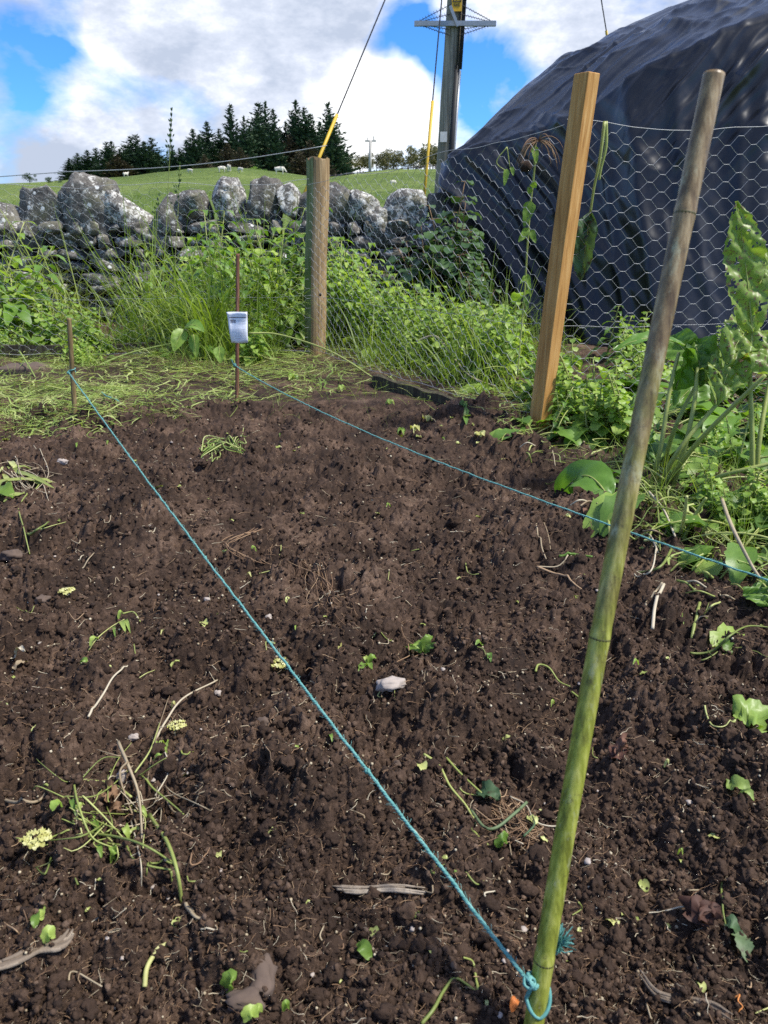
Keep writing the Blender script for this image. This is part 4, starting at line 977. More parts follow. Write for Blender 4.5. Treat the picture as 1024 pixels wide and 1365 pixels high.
T_ = [(0, 96, 213, 1.2), (3, 108, 206, 1.1), (0, 121, 202, 1.1), (1, 133, 199, 1.1), (0, 148, 191, 1.0), (4, 154, 190, 1.1), (3, 165, 200, 1.1), (0, 180, 183, 1.1), (1, 187, 181, 1.0), (3, 197, 190, 1.1), (0, 207, 185, 1.1), (2, 160, 208, 1.2), (1, 172, 196, 1.2), (0, 215, 205, 1.2),
      (0, 233, 192, 1.0), (3, 243, 196, 1.1), (0, 253, 185, 1.0), (0, 262, 170, 1.0), (3, 270, 178, 1.0), (0, 281, 160, 1.0), (1, 288, 188, 1.1), (3, 297, 170, 1.0), (4, 313, 136, .9), (2, 306, 190, 1.1), (1, 330, 153, .9), (3, 338, 165, 1.0), (0, 350, 134, .9), (3, 347, 150, 1.0), (1, 359, 133, .8), (4, 369, 143, .8), (2, 322, 195, 1.1),
      (2, 365, 188, 1.0), (1, 384, 160, .9), (2, 388, 178, 1.1), (1, 392, 145, .85), (4, 398, 131, .8), (3, 409, 141, 1.0), (1, 417, 150, .9), (0, 428, 160, .9), (0, 440, 134, .95), (2, 415, 185, 1.1), (2, 350, 200, 1.2), (2, 275, 205, 1.2), (3, 446, 160, .9), (2, 430, 198, 1.1), (0, 225, 212, 1.3), (2, 400, 200, 1.1), (3, 320, 178, 1.0), (3, 377, 172, 1.0)]
for k, u, vt, wf in T_: place_tree(k, u, vt-(3 if u < 225 else 0), 243, 112+random.random()*26+(14 if k == 2 else 0)*-1, wf*(1.55 if u < 225 else 1.2))
def roundtree(seed, dense=1.0, sc=1.0):
    rr = np.random.RandomState(seed); Vs = []; Fs = []; r_ = []; n = 0; cl = [(rr.normal()*.16, rr.normal()*.16, .35+.55*rr.rand(), .10+.10*rr.rand()) for _ in range(int(13*dense))]
    for cx, cy, cz, cr in cl:
        for k in range(60):
            d = rr.normal(size=3); d /= np.linalg.norm(d); c = np.array([cx, cy, cz])+d*cr*(.5+.6*rr.rand()); a = rr.normal(size=3)*.028; b = rr.normal(size=3)*.028
            Vs += [c+a, c+b, c-a]; Fs += [(n, n+1, n+2)]; r_ += [np.clip(.3+.5*d[2]*.3+rr.rand()*.5, 0, 1)]*3; n += 3
    return Vs, Fs, r_
rp = [make_tree('pine_tree', *roundtree(1), M['bushy'], 'brownish green bushy pine in the distant row right of the spruces', 'pine tree', 'distant pine row'), make_tree('pine_tree', *roundtree(2, .6), M['bushy'], 'brownish green bushy pine in the distant row right of the spruces', 'pine tree', 'distant pine row'),
      make_tree('pine_tree', *roundtree(3, 1.3), M['bushy'], 'brownish green bushy pine in the distant row right of the spruces', 'pine tree', 'distant pine row')]
for k, u, vt, wf in [(2, 468, 207, 1.6), (2, 480, 203, 1.5), (0, 492, 207, 1.4), (2, 502, 199, 1.1), (0, 515, 198, 1.0), (0, 525, 200, 1.0), (1, 536, 198, .8), (1, 548, 192, 1.0), (2, 561, 190, 1.1), (0, 577, 191, 1.2), (1, 589, 190, 1.1), (2, 455, 209, 1.4), (1, 600, 198, 1.0), (2, 620, 204, 1.2), (0, 545, 206, 1.6), (2, 588, 204, 1.5), (0, 510, 212, 1.6), (2, 625, 208, 1.5)]:
    place_tree(k, u, vt, 233, 120+random.random()*20, wf*1.1, pr=rp)
sb = [make_tree('bush', *roundtree(9, 1.3), M['needles'], 'small dark round bush on the far left skyline', 'bush', 'skyline bushes at left')]
for u, vt, vb in ((40, 231, 247), (66, 236, 247), (80, 240, 248)): place_tree(0, u, vt, vb, 70, 1.3, pr=sb)
gb = [make_tree('bush', *roundtree(12, 1.5), M['weed'], 'low green bush at the foot of the spruces behind the sheep', 'bush', 'low bushes under the spruces')]
for u, vt in ((338, 222), (348, 225), (355, 226), (330, 226)): place_tree(0, u, vt, 233, 90, 1.6, pr=gb)
# ------------------------------------------------------------------ sheep
def sheep(loc, rz, s, label, head_down):
    root = empty('sheep', loc, label, 'sheep', None); root.rotation_euler = (0, 0, rz); root.scale = (s,)*3
    bm = bpy.data.meshes.new('sheep_body'); 
    hz = .32 if head_down else .95
    pts = [((0, 0, .62), .25, None), ((.28, 0, .64), .25, 0), ((.45, 0, .68), .20, 1), ((.60, 0, .55 if head_down else .82), .11, 2), ((.70, 0, .40 if head_down else .93), .09, 3), ((.82, 0, .26 if head_down else .88), .045, 4), ((-.28, 0, .63), .25, 0), ((-.48, 0, .62), .18, 6), ((-.55, 0, .5), .05, 7)]
    for sx, par in ((.36, 1), (-.38, 6)):
        for sy in (-.13, .13):
            k = len(pts); pts += [((sx, sy, .42), .085, par), ((sx+.01, sy, .2), .042, k), ((sx, sy, .02), .035, k+1)]
    bm.from_pydata([p[0] for p in pts], [(p[2], i) for i, p in enumerate(pts) if p[2] is not None], [])
    o = bpy.data.objects.new('body', bm); COL.objects.link(o); o.parent = root
    o.modifiers.new('skin', 'SKIN'); ly = bm.skin_vertices[0] if bm.skin_vertices else None
    if ly is None:
        bm_ = bmesh.new(); bm_.from_mesh(bm); bm_.verts.layers.skin.verify(); bm_.to_mesh(bm); bm_.free(); ly = bm.skin_vertices[0]
    for i, p in enumerate(pts): ly.data[i].radius = (p[1], p[1]*.95)
    ly.data[0].use_root = True
    sb_ = o.modifiers.new('sub', 'SUBSURF'); sb_.levels = sb_.render_levels = 2; bm.materials.append(M['wool'])
    hx, hz = (.74, .36) if head_down else (.74, .92)
    for sy in (-1, 1):
        V, Fc = leaf(leaf_path((hx-.06, sy*.06, hz+.04), (-.1, sy*1., .15), .11, .4, 8), .05, na=2); to_obj('ear', V, Fc, M['face'], root)
for i, (u, v, w_, rz, hd, lb) in enumerate([(306, 229, 9.5, 1.9, False, 'standing cream sheep, tallest of the flock, on the field crest left of centre'), (296, 230, 8.5, .4, True, 'grazing cream sheep just left of the tallest sheep'), (321, 230, 7, 2.6, True, 'small cream sheep lying just right of the tallest sheep'),
        (373, 233, 11, .1, True, 'cream sheep grazing alone between the tall sheep and the round post'), (254, 231, 6, 3.0, True, 'small white sheep alone left of the flock'), (168, 236, 6.5, .9, False, 'white sheep standing far left before the spruces'), (524, 247, 7, .5, True, 'white sheep lying alone in the right field')]):
    Yd = 74. if i < 6 else 48.
    d = ray(u, v); t = np.linspace(20, 110, 900); zz = CAM[2]+d[2]/d[1]*t; th_ = terr(d[0]/d[1]*t, t); hit = np.where(zz < th_)[0]
    Yd = t[hit[0]] if len(hit) else 90.
    x = d[0]/d[1]*Yd; s = w_/F*Yd/1.25*1.1
    s = s*1.1
    sheep((x, Yd, TZ(x, Yd)), rz, s, lb, hd)
# ------------------------------------------------------------------ canes
def cane(name, base, top, r0, r1, mat, label, joints, n=60, nodes_mat=None, bend=0.0):
    base = np.asarray(base, float); top = np.asarray(top, float); root = empty(name, tuple(base), label, 'cane')
    P = []; r = []
    for i in range(n+1):
        t = i/n; p = base+(top-base)*t; p[0] += bend*math.sin(math.pi*t); P.append(p); rr_ = r0+(r1-r0)*t
        for j in joints:
            rr_ *= 1+.05*math.exp(-((t-j)/.008)**2)-.03*math.exp(-((t-j-.012)/.006)**2)
        r.append(rr_)
    P = [p-base for p in P]
    V, Fc = tube(P, r, 20); o = to_obj('shaft', V, Fc, mat, root)
    if nodes_mat:
        for j in joints:
            c = (top-base)*j; c[0] += bend*math.sin(math.pi*j); d = (top-base)/np.linalg.norm(top-base); rr_ = (r0+(r1-r0)*j)
            V, Fc = tube([c-d*.0022, c-d*.0008, c+d*.0012], [rr_*1.03, rr_*1.065, rr_*1.03], 20); to_obj('joint', V, Fc, nodes_mat, root)
    return root, lambda t: base+(top-base)*t+np.array([bend*math.sin(math.pi*t), 0, 0])
cb = G(700, 1420); cb[2] = -.06; ct = PY(952, 99, .70)
_, cf = cane('bamboo_cane', cb, ct, .0097, .0086, M['bamboo'], 'thick yellow green bamboo cane in the right foreground with teal twine tied low', [.165, .50, .885], n=400, nodes_mat=M['node_dark'], bend=-.008)
c2b = G(103, 574); c2b[2] = SH(*c2b[:2])-.03; c2t = PY(92, 424, c2b[1]+.02)
_, c2f = cane('short_cane', c2b, c2t, .0095, .0085, M['dull_cane'], 'short dull brown cane at the back left of the bed holding the twine', [.3, .62])
c3b = G(316, 546); c3b[2] = SH(*c3b[:2])-.03; c3t = PY(317, 338, c3b[1]+.03)
_, c3f = cane('tall_cane', c3b, c3t, .0085, .0075, M['brown_cane'], 'reddish brown cane at the back of the bed carrying the white paper packet', [.15, .33, .5, .62, .78, .9])
# paper packet
def packet():
    Y = c3b[1]-.015; mb = MB(); cs = [(302, 416), (330, 415.5), (330.5, 457), (308, 457.5)]
    V = []; FF = []; n = 10
    for i in range(n+1):
        for j in range(n+1):
            s, t = j/n, i/n; u = (cs[0][0]*(1-s)+cs[1][0]*s)*(1-t)+(cs[3][0]*(1-s)+cs[2][0]*s)*t; v = (cs[0][1]*(1-s)+cs[1][1]*s)*(1-t)+(cs[3][1]*(1-s)+cs[2][1]*s)*t
            p = PY(u, v, Y); p[1] += .006*math.sin(s*5+t*2)+.004*math.sin(t*7); 
            if t > .5 and s < .3: p[1] += .012*(t-.5)
            V.append(p)
    for i in range(n):
        for j in range(n): a = i*(n+1)+j; FF.append((a, a+1, a+n+2, a+n+1))
    root = empty('paper_packet', tuple(PY(316, 436, Y)), 'small white printed paper packet in clear plastic hung on the tall brown cane', 'packet')
    sh_ = to_obj('paper', V, FF, M['paper']); so_ = sh_.modifiers.new('t', 'SOLIDIFY'); so_.thickness = .001; under(sh_, root)
    def at(s, t): 
        u = (cs[0][0]*(1-s)+cs[1][0]*s)*(1-t)+(cs[3][0]*(1-s)+cs[2][0]*s)*t; v = (cs[0][1]*(1-s)+cs[1][1]*s)*(1-t)+(cs[3][1]*(1-s)+cs[2][1]*s)*t
        p = PY(u, v, Y); p[1] += .006*math.sin(s*5+t*2)+.004*math.sin(t*7)-.0018; return p
    def bar(s0, s1, t0, t1): 
        V = [at(s0+(s1-s0)*k/5, tt)for tt in (t0, t1) for k in range(6)]; return V, [(k, k+1, k+7, k+6) for k in range(5)]
    a = MB(); a.add(*bar(.09, .93, .165, .195)); a.add(*bar(.10, .30, .25, .27))
    for k in range(7): a.add(*bar(.11+.042*k, .11+.042*k+(.028 if k % 3 else .018), .25, .36))
    under(a.build('dark_print', M['ink'], None, False), root)
    b = MB()
    for k, (s0, s1, t) in enumerate([(.48, .92, .26), (.5, .9, .30), (.55, .9, .37), (.3, .85, .60), (.3, .9, .64), (.35, .8, .68), (.32, .88, .73), (.3, .7, .78), (.08, .16, .09), (.5, .62, .09), (.7, .78, .09), (.86, .93, .07), (.35, .88, .55), (.3, .6, .84)]): b.add(*bar(s0, s1, t, t+.012))
    under(b.build('faint_print', M['inkpale'], None, False), root)
packet()
# ------------------------------------------------------------------ twine
def twine(name, pts, label, fuzz=500, knots=(), rad=.0017):
    P = np.asarray(pts, float); seg = np.linalg.norm(np.diff(P, axis=0), axis=1); L = seg.sum(); n = int(L/.0035); cs_ = np.concatenate([[0], np.cumsum(seg)])
    S = np.linspace(0, L, n); C = np.stack([np.interp(S, cs_, P[:, k]) for k in range(3)], -1); T = np.gradient(C, axis=0); T /= np.linalg.norm(T, axis=1)[:, None]
    s = np.cross(T, [0, 0, 1]); s /= np.linalg.norm(s, axis=1)[:, None]; nn = np.cross(s, T); root = empty(name, tuple(P[0]), label, 'twine')
    rr = np.random.RandomState(2); wob = .0012*np.stack([np.convolve(rr.normal(size=n), np.ones(9)/4, 'same') for _ in range(3)], -1)
    for ph in (0, 2.09, 4.19):
        a = S/.016*6.283+ph; Q = C+wob*.5+(s*np.cos(a)[:, None]+nn*np.sin(a)[:, None])*rad*.62
        V, Fc = tube(Q, rad*.78, 5); r = np.repeat(.5+.2*np.sin(S*60+ph), 5); mb = MB(); mb.add(V, Fc, np.concatenate([r])[:len(V)]); o = under(mb.build('strand', M['twine'], None), root)
    mb = MB()
    for k in range(fuzz):
        i = rr.randint(0, n); d = rr.normal(size=3); d /= np.linalg.norm(d); l = .004+.006*rr.rand(); c = C[i]
        mb.add(*tube([c, c+d*l*.5+T[i]*l*.3, c+d*l*.8+T[i]*l*.7], .00022, 3, False), r=.8)
    for c, sz in knots:
        for k in range(5):
            ax_ = rots(1, full=True)[0]; ring = [c+ax_@np.array([math.cos(t)*sz, math.sin(t)*sz, rr.normal()*.001]) for t in np.linspace(0, 6.0, 14)]; mb.add(*tube(ring, rad*.85, 5), r=.5)
    under(mb.build('fuzz', M['twine'], None), root); return root
k0 = cf(.135)
# find the cane parameter where photo row ~1335 lies
tb = min(np.linspace(0, .4, 400), key=lambda t: abs(proj(cf(t))[1]-1332)); C0 = cf(tb)
tk = min(np.linspace(0, .4, 400), key=lambda t: abs(proj(cf(t))[1]-1298)); Ck = cf(tk)
kn = Ck+np.array([-.014, -.009, .0]); t2 = min(np.linspace(0, 1, 400), key=lambda t: abs(proj(c2f(t))[1]-496)); E2 = c2f(t2)+np.array([-.010, -.010, 0])
line = [kn+(E2-kn)*t-np.array([0, 0, .012*math.sin(math.pi*t)]) for t in np.linspace(0, 1, 60)]
rc = .0112
loop = [C0+np.array([math.cos(a)*rc, math.sin(a)*rc, .010*math.sin(a)+.012*(abs(a+1.57)/3.14)]) for a in np.linspace(R(-185), R(20), 22)]
back = [C0+np.array([math.cos(a)*rc, math.sin(a)*rc, .010+.02*(a-R(20))/R(150)]) for a in np.linspace(R(20), R(165), 14)]
loop2 = [kn, kn+[.002, -.001, -.006]]+loop[1:]+back+[kn]
rA = twine('bed_line', line, 'teal twine running diagonally from the front bamboo cane to the short left cane', 900, [(line[22], .0022), (line[7], .0025), (kn, .0055), (kn+np.array([.004, .002, -.004]), .005), (E2, .006)])
under(tag(MBt(tube(smooth_path(loop2, 3), .0021, 6)).build('loop', M['twine'], None)), rA)
ring = [E2+np.array([.010+math.cos(a)*.012, .010+math.sin(a)*.012, .002*a]) for a in np.linspace(0, 9, 30)]; under(MBt(tube(ring, .0022, 5)).build('loop', M['twine'], None), rA)
und = MB(); rr = np.random.RandomState(8)
tl0 = cf(tk+.02)+np.array([.012, .006, 0])
for k in range(60):
    d = np.array([.6+rr.normal()*.35, .2+rr.normal()*.3, .9+rr.normal()*.3]); d /= np.linalg.norm(d); l = .010+.012*rr.rand(); und.add(*tube([tl0+rr.normal(size=3)*.0015, tl0+d*l*.5+rr.normal(size=3)*.002, tl0+d*l+rr.normal(size=3)*.004], .0006, 3, False), r=rr.rand()*.6)
under(und.build('frayed_end', M['twine'], None), rA)
t3 = min(np.linspace(0, 1, 400), key=lambda t: abs(proj(c3f(t))[1]-486)); E3 = c3f(t3)+np.array([-.009, -.006, .0])
far = PY(1240, 848, 1.10)
lineB = [E3+(far-E3)*t-np.array([0, 0, .055*math.sin(math.pi*t**.8)]) for t in np.linspace(0, 1, 60)]
lineB = [E3+np.array([-.012, .0, .025]), E3+np.array([-.006, -.004, .010])]+lineB
rB = twine('bed_line', lineB, 'teal twine running from the tall brown cane across to the right weeds', 700, [(E3, .007)])
c4b = np.array([far[0]+.012, far[1], -.05]); cane('end_cane', c4b, c4b+[.05, 0, .6], .011, .009, M['dull_cane'], 'cane at the right of the bed, tying off the far line of twine', [.3, .6])
tl = [G(272/2, 300/2+380, .03)]
mb = MB(); q = smooth_path([GS(135, 522, .02), GS(142, 528, .03), GS(152, 531, .02), GS(160, 536, .02)], 6); mb.add(*tube(q, .003, 5)); tag(mb.build('twine_scrap', M['twine']), 'loose teal twine scrap in cut grass right of the short cane', 'twine')
# ------------------------------------------------------------------ dock plants and big leaves
def bigleaf(root, base, tip, width, mat, hint=(0, -1, .3), droop=.15, **kw):
    b = np.asarray(base, float); t = np.asarray(tip, float); L = np.linalg.norm(t-b); P = []
    for i in range(19):
        s = i/18; P.append(b+(t-b)*s+np.array([0, 0, droop*L*math.sin(math.pi*s)]))
    bite = mat.name.startswith('dock'); P0 = P; P = list(smooth_path(P, 3)) if bite else P; V, Fc = leaf(P, width, hint, na=28 if bite else 10, **kw); P = P0; rr = np.random.RandomState(kw.get('seed', 0))
    if bite:
        Cn = V[np.array(Fc)].mean(1); hn_ = perlin(Cn[:, 0]*75, Cn[:, 1]*75, Cn[:, 2]*75, seed=kw.get('seed', 0)); nc = 28; mid = np.array([abs((k % nc)-nc/2+.5) for k in range(len(Fc))]); Fc = [f for f, a, m_ in zip(Fc, hn_, mid) if a < .42 or m_ < 2]
        par = list(range(len(V)))
        def find(i):
            while par[i] != i: par[i] = par[par[i]]; i = par[i]
            return i
        for f in Fc:
            for k_ in f[1:]: par[find(int(k_))] = find(int(f[0]))
        rt0 = [find(int(f[0])) for f in Fc]; big = max(set(rt0), key=rt0.count); Fc = [f for f, q_ in zip(Fc, rt0) if q_ == big]
    N_ = .006*fbm(V[:, 0]*45, V[:, 1]*45, V[:, 2]*45, o=2, seed=9); V = V+np.outer(N_, np.asarray(hint)/np.linalg.norm(hint))*(width/.1)*.8
    mb = MB(); mb.add(V, Fc, np.clip(.5+.25*fbm(V[:, 0]*9, V[:, 1]*9, V[:, 2]*9, seed=3), 0, 1)); o = mb.build('leaf', mat, None); under(o, root)
    P = np.array(P); hn = np.asarray(hint)/np.linalg.norm(hint); rb = MBt(tube(P[:-1]+hn*.001, np.linspace(.0032, .0006, 18), 5)).build('midrib', M['stem'], None)
    rb.parent = o; rb.matrix_parent_inverse = o.matrix_parent_inverse.copy() @ Matrix(); rb.matrix_parent_inverse = Matrix.Identity(4)
    return o
def stems(root, lst, mat, r0=.006, r1=.004):
    for i, pts in enumerate(lst):
        under(MBt(tube(smooth_path(pts, 6), np.linspace(r0, r1, (len(pts)-1)*6+1), 8)).build('stem', mat, None), root)
def dock_right():
    b = G(885, 700); root = empty('dock_plant', tuple(b), 'tall dock plant with large insect bitten leaf standing against the wire at right', 'dock plant')
    Y = 2.05
    bigleaf(root, PY(1003, 445, Y), PY(982, 268, Y+.03), .125, M['dock'], (0, -1, .15), .03, shape='oval', serr=.14, teeth=13, wave=.14, fold=.12, seed=3)
    bigleaf(root, PY(1000, 400, Y+.06), PY(1050, 335, Y+.12), .12, M['dock'], (-.2, -1, .3), .12, serr=.14, teeth=11, wave=.16, seed=4)
    bigleaf(root, PY(1010, 440, Y+.05), PY(965, 490, Y-.05), .13, M['dock'], (0, -.6, .8), .2, serr=.16, teeth=9, wave=.2, seed=5)
    bigleaf(root, PY(1000, 470, Y), PY(1052, 520, Y-.15), .14, M['dock'], (0, -.7, .7), .15, serr=.12, teeth=9, wave=.2, seed=6)
    bigleaf(root, PY(985, 470, Y), PY(955, 540, Y-.1), .12, M['dock'], (-.2, -.6, .6), .12, serr=.15, teeth=9, wave=.2, seed=7)
    stems(root, [[G(1000, 685), PY(1003, 600, 1.95), PY(1000, 500, 2.0), PY(1003, 445, Y)], [G(1005, 680), PY(1012, 590, 1.98), PY(1030, 480, Y+.05), PY(1045, 350, Y+.08)]], M['stem'], .0085, .004)
    r2 = empty('dock_plant', tuple(G(880, 690)), 'dock plant with curled glossy leaves and bare stalks just right of the bamboo cane', 'dock plant')
    bigleaf(r2, PY(915, 462, 2.2), PY(818, 466, 2.15), .06, M['dock_clean'], (0, -.3, 1), .12, shape='oval', wave=.1, seed=8, serr=.05)
    bigleaf(r2, PY(900, 520, 2.1), PY(925, 450, 2.12), .10, M['dock_clean'], (.4, -1, .2), .05, wave=.25, seed=9, fold=.9)
    bigleaf(r2, PY(925, 455, 2.12), PY(935, 515, 2.05), .10, M['weed'], (.2, -1, .2), .10, wave=.3, seed=10, fold=.8)
    bigleaf(r2, PY(893, 448, 2.3), PY(928, 500, 2.2), .10, M['weed'], (-.2, -1, .2), .1, wave=.2, seed=12)
    bigleaf(r2, PY(940, 480, 2.1), PY(975, 530, 2.0), .11, M['dock'], (.1, -.8, .5), .1, wave=.25, seed=13)
    bigleaf(r2, PY(955, 500, 2.3), PY(900, 540, 2.2), .13, M['weed'], (.1, -.7, .7), .1, wave=.2, seed=14)
    st = [[G(868, 668), PY(905, 600, 1.95), PY(965, 528, 2.0)], [G(875, 664), PY(930, 590, 1.9), PY(1020, 500, 1.8)], [G(862, 668), PY(880, 600, 2.0), PY(893, 520, 2.05), PY(905, 470, 2.1)], [G(890, 672), PY(912, 600, 1.98), PY(925, 540, 2.0), PY(930, 490, 2.05)],
          [G(905, 660), PY(960, 635, 1.85), PY(1040, 615, 1.8)], [G(880, 640), PY(900, 570, 2.1), PY(935, 500, 2.15)]]
    stems(r2, st, M['stem'], .0075, .005)
dock_right()
r = empty('butterbur_leaf', tuple(GS(788, 690)), 'large smooth round green leaf standing on the soil left of the bamboo cane', 'leaf')
bigleaf(r, GS(812, 664, .03), PY(744, 668, G(760, 668)[1]+.02)+[0, 0, .015], .115, M['dock_clean'], (0, -.75, .7), .28, shape='round', wave=.08, fold=.12, seed=15)
stems(r, [[GS(815, 740, .01), GS(812, 700, .03), PY(806, 668, G(806, 690)[1])]], M['stem'], .004, .003)
stems(r, [[GS(812, 664, .03), GS(850, 640, .07), GS(868, 650, .03)]], M['stem'], .004, .003)
r = empty('cut_leaf', tuple(GS(1010, 790)), 'grey green drooping leaf on a long arched stalk over the right bed edge', 'leaf')
bigleaf(r, GS(1012, 775, .06), GS(1030, 810, .02), .10, M['weed'], (-.2, -.7, .6), .2, shape='round', wave=.2, seed=16, serr=.1, teeth=8)
stems(r, [[GS(962, 664, .08), GS(975, 700, .09), GS(1000, 750, .08), GS(1014, 772, .06)]], M['pale'], .0045, .003)
# cut stalks near the right
def drape(q, r):
    q = np.array(q); g = soil_h(q[:, 0], q[:, 1]); k = np.array([.2, .6, 1, .6, .2]); k /= k.sum()
    z = np.maximum(q[:, 2], g+r*.5); z = np.convolve(np.pad(z, 2, mode='edge'), k, 'valid'); q[:, 2] = np.maximum(z, g+r*.2); return q
def stalk(pxs, r0, mat, label, cat='stalk', name='cut_stalk', dz=.004, group=None, r1=None):
    pts = [GS(u, v, dz+(0 if len(t) == 0 else t[0])) for u, v, *t in pxs]; r0 *= .8; r1 = r1*.8 if r1 else r1; q = drape(smooth_path(pts, 8), r0)
    V, Fc = tube(q, np.linspace(r0, r1 or r0*.7, len(q)), 7); o = to_obj(name, V, Fc, mat, rnd=np.full(len(V), random.random())); return tag(o, label, cat, group)
stalk([(905, 720, .0), (912, 690, .07), (916, 660, .13)], .006, M['stem'], 'short upright cut green stalk right of the bamboo cane', 'stalk')
stalk([(908, 722, .0), (925, 690, .05), (942, 662, .10)], .006, M['stem'], 'leaning cut green stalk beside the short upright one', 'stalk')
stalk([(865, 655, .05), (885, 680, .06), (900, 715, .02)], .004, M['pale'], 'pale arched stalk bending down right of the bamboo cane')
stalk([(874, 648, .04), (878, 690, .03), (880, 735, .01)], .0028, M['stem'], 'thin straight green stalk dropping beside the pale arched stalk')
stalk([(875, 731, .02), (868, 760, .02), (845, 772, .0)], .0025, M['pale'], 'thin pale bent stalk at the edge right of the bamboo cane')
stalk([(895, 733, .03), (880, 755, .02), (850, 765, .0)], .004, M['stem'], 'green stalk stub lying at the bed edge right of the bamboo cane')
stalk([(885, 779, .008), (874, 805), (870, 838, .0)], .0042, M['pale'], 'thicker pale straw stalk lying on soil right of the bamboo cane', r1=.004)
stalk([(883, 776, .01), (872, 792), (860, 810)], .0032, M['pale'], 'thinner pale straw stalk crossing beside the thicker one', r1=.003)
stalk([(933, 803, .006), (927, 830), (922, 852)], .0042, M['stem'], 'straight cut green stalk lying on soil near the right edge', r1=.004)
stalk([(768, 740), (750, 755), (716, 755)], .0025, M['pale'], 'pale stick lying on the soil under the second twine')
stalk([(716, 755), (745, 768), (775, 785)], .0035, M['root'], 'brown twig lying on soil below the second twine', 'twig', 'twig')
stalk([(712, 700), (718, 720), (728, 745)], .0028, M['pale'], 'pale arched stalk on soil just below the second twine near the large leaf')
stalk([(722, 690), (730, 710), (734, 735)], .002, M['pale'], 'thin straight pale stalk beside the arched one below the large leaf')
stalk([(745, 745, .004), (765, 740, .006), (790, 742, .004)], .0045, M['weed'], 'curved dark green leaf piece on soil below the large round leaf', 'leaf piece', 'leaf_piece')
for i in range(30):
    u0 = rr.uniform(650, 1040); v0 = float(soil_edge_v(u0))+rr.uniform(-26, 16); a = rr.rand()*6.28; l = rr.uniform(16, 44)
    stalk([(u0, v0, .015), (u0+math.cos(a)*l*.5, v0+math.sin(a)*l*.4-6, .03), (u0+math.cos(a)*l, v0+math.sin(a)*l*.7, .004)], rr.uniform(.0022, .0042), M['pale' if i % 3 == 0 else 'stem'], 'cut stalk spilling over the right edge of the dug bed', group='cut stalks along the right edge of the bed', name='edge_stalk')
# the pulled dock leaves hanging on the wire
r = empty('wilted_dock_leaf', tuple(PY(785, 330, 2.86)), 'wilted dock leaf hooked upside down over the wire right of the square post', 'leaf')
bigleaf(r, PY(787, 282, 2.87), PY(775, 374, 2.85), .085, M['wilt'], (-.5, -1, .1), -.02, wave=.28, fold=1.0, seed=18, serr=.1)
bigleaf(r, PY(789, 284, 2.88), PY(768, 362, 2.88), .06, M['wilt'], (.3, -1, .1), -.02, wave=.25, fold=.8, seed=19, serr=.1)
stems(r, [[PY(806, 162, 2.85), PY(800, 210, 2.84), PY(792, 250, 2.85), PY(787, 285, 2.86)], [PY(808, 162, 2.87), PY(808, 195, 2.86), PY(801, 225, 2.86), PY(799, 240, 2.86)]], M['stem'], .006, .004)
r = empty('withered_weed', tuple(PY(710, 300, 3.2)), 'uprooted withered weed hanging root up on the wire left of the square post', 'weed')
Yw = 3.05; stems(r, [[PY(714, 190, Yw), PY(712, 230, Yw), PY(707, 275, Yw), PY(703, 330, Yw), PY(700, 380, Yw), PY(696, 430, Yw-.02), PY(690, 500, Yw-.08)]], M['stem'], .0042, .003)
rt_ = MB(); rr = np.random.RandomState(31)
for k in range(34):
    c = PY(718, 188, Yw); a = rr.normal()*1.2; d = np.array([math.sin(a)*(.8+.4*rr.rand()), rr.normal()*.3, .5*rr.rand()]); rt_.add(*tube(leaf_path(c, d, .05+.09*rr.rand(), 2.6, 7), np.linspace(.002, .0007, 8), 4), r=rr.rand())
under(rt_.build('roots', M['root'], None), r); 
V, Fc = rocky(2, 5, .045, .04, .04, .8, .35); o = to_obj('soil_lump', V+PY(701, 222, Yw-.02), Fc, M['soil']); under(o, r)
lf = MB()
for (u0, v0), (u1, v1), w_ in [((708, 268), (698, 302), .05), ((705, 305), (690, 322), .035), ((707, 306), (715, 324), .03), ((702, 368), (692, 378), .02), ((700, 395), (704, 412), .02), ((712, 195), (716, 218), .03), ((676, 225), (672, 248), .025), ((682, 222), (685, 235), .018), ((710, 250), (714, 240), .03), ((707, 258), (704, 248), .025), ((703, 365), (708, 395), .02)]:
    lf.add(*leaf(leaf_path(PY(u0, v0, Yw-.01), PY(u1, v1, Yw-.02)-PY(u0, v0, Yw-.01), np.linalg.norm(PY(u1, v1, Yw)-PY(u0, v0, Yw)), .2, 8), w_, (0, -1, .2), na=4, shape='heart', serr=.2, teeth=4, wave=.15, seed=u0), r=rr.rand()*.6)
under(lf.build('foliage', M['nettle'], None), r)
stems(r, [[PY(676, 196, Yw), PY(662, 216, Yw), PY(676, 229, Yw)], [PY(676, 196, Yw), PY(680, 225, Yw)]], M['stem'], .0022, .0015)
# round leaved weed climbing before the cover between the posts
r = empty('tall_leafy_weed', tuple(G(632, 520)), 'pale green weed with round serrated leaves rising before the black cover between posts', 'weed')
lf = MB(); st = []
b0 = G(640, 500); Yt = b0[1]
tips = [((690, 405), .10), ((660, 412), .085), ((640, 425), .05), ((676, 430), .07), ((700, 440), .055), ((655, 450), .06), ((612, 440), .05), ((690, 465), .06), ((638, 418), .05), ((585, 425), .05), ((722, 470), .055), ((668, 470), .05), ((600, 470), .05), ((640, 480), .05), ((575, 460), .05)]
for i, ((u, v), s) in enumerate(tips):
    e = PY(u, v, Yt-.08+.06*rr.rand()); m_ = PY((u+640)/2-6, (v+500)/2-12, Yt-.02); stp = smooth_path([b0+rr.normal(size=3)*.02, m_, e], 6); st.append(stp)
    lf.add(*leaf(leaf_path(e, np.array([rr.normal()*.6, -.5, .25+rr.normal()*.3]), s, .9, 10), s*1.05, (0, -.6, 1), na=4, shape='round', serr=.16, teeth=6, wave=.12, seed=i), r=.5+.5*rr.rand())
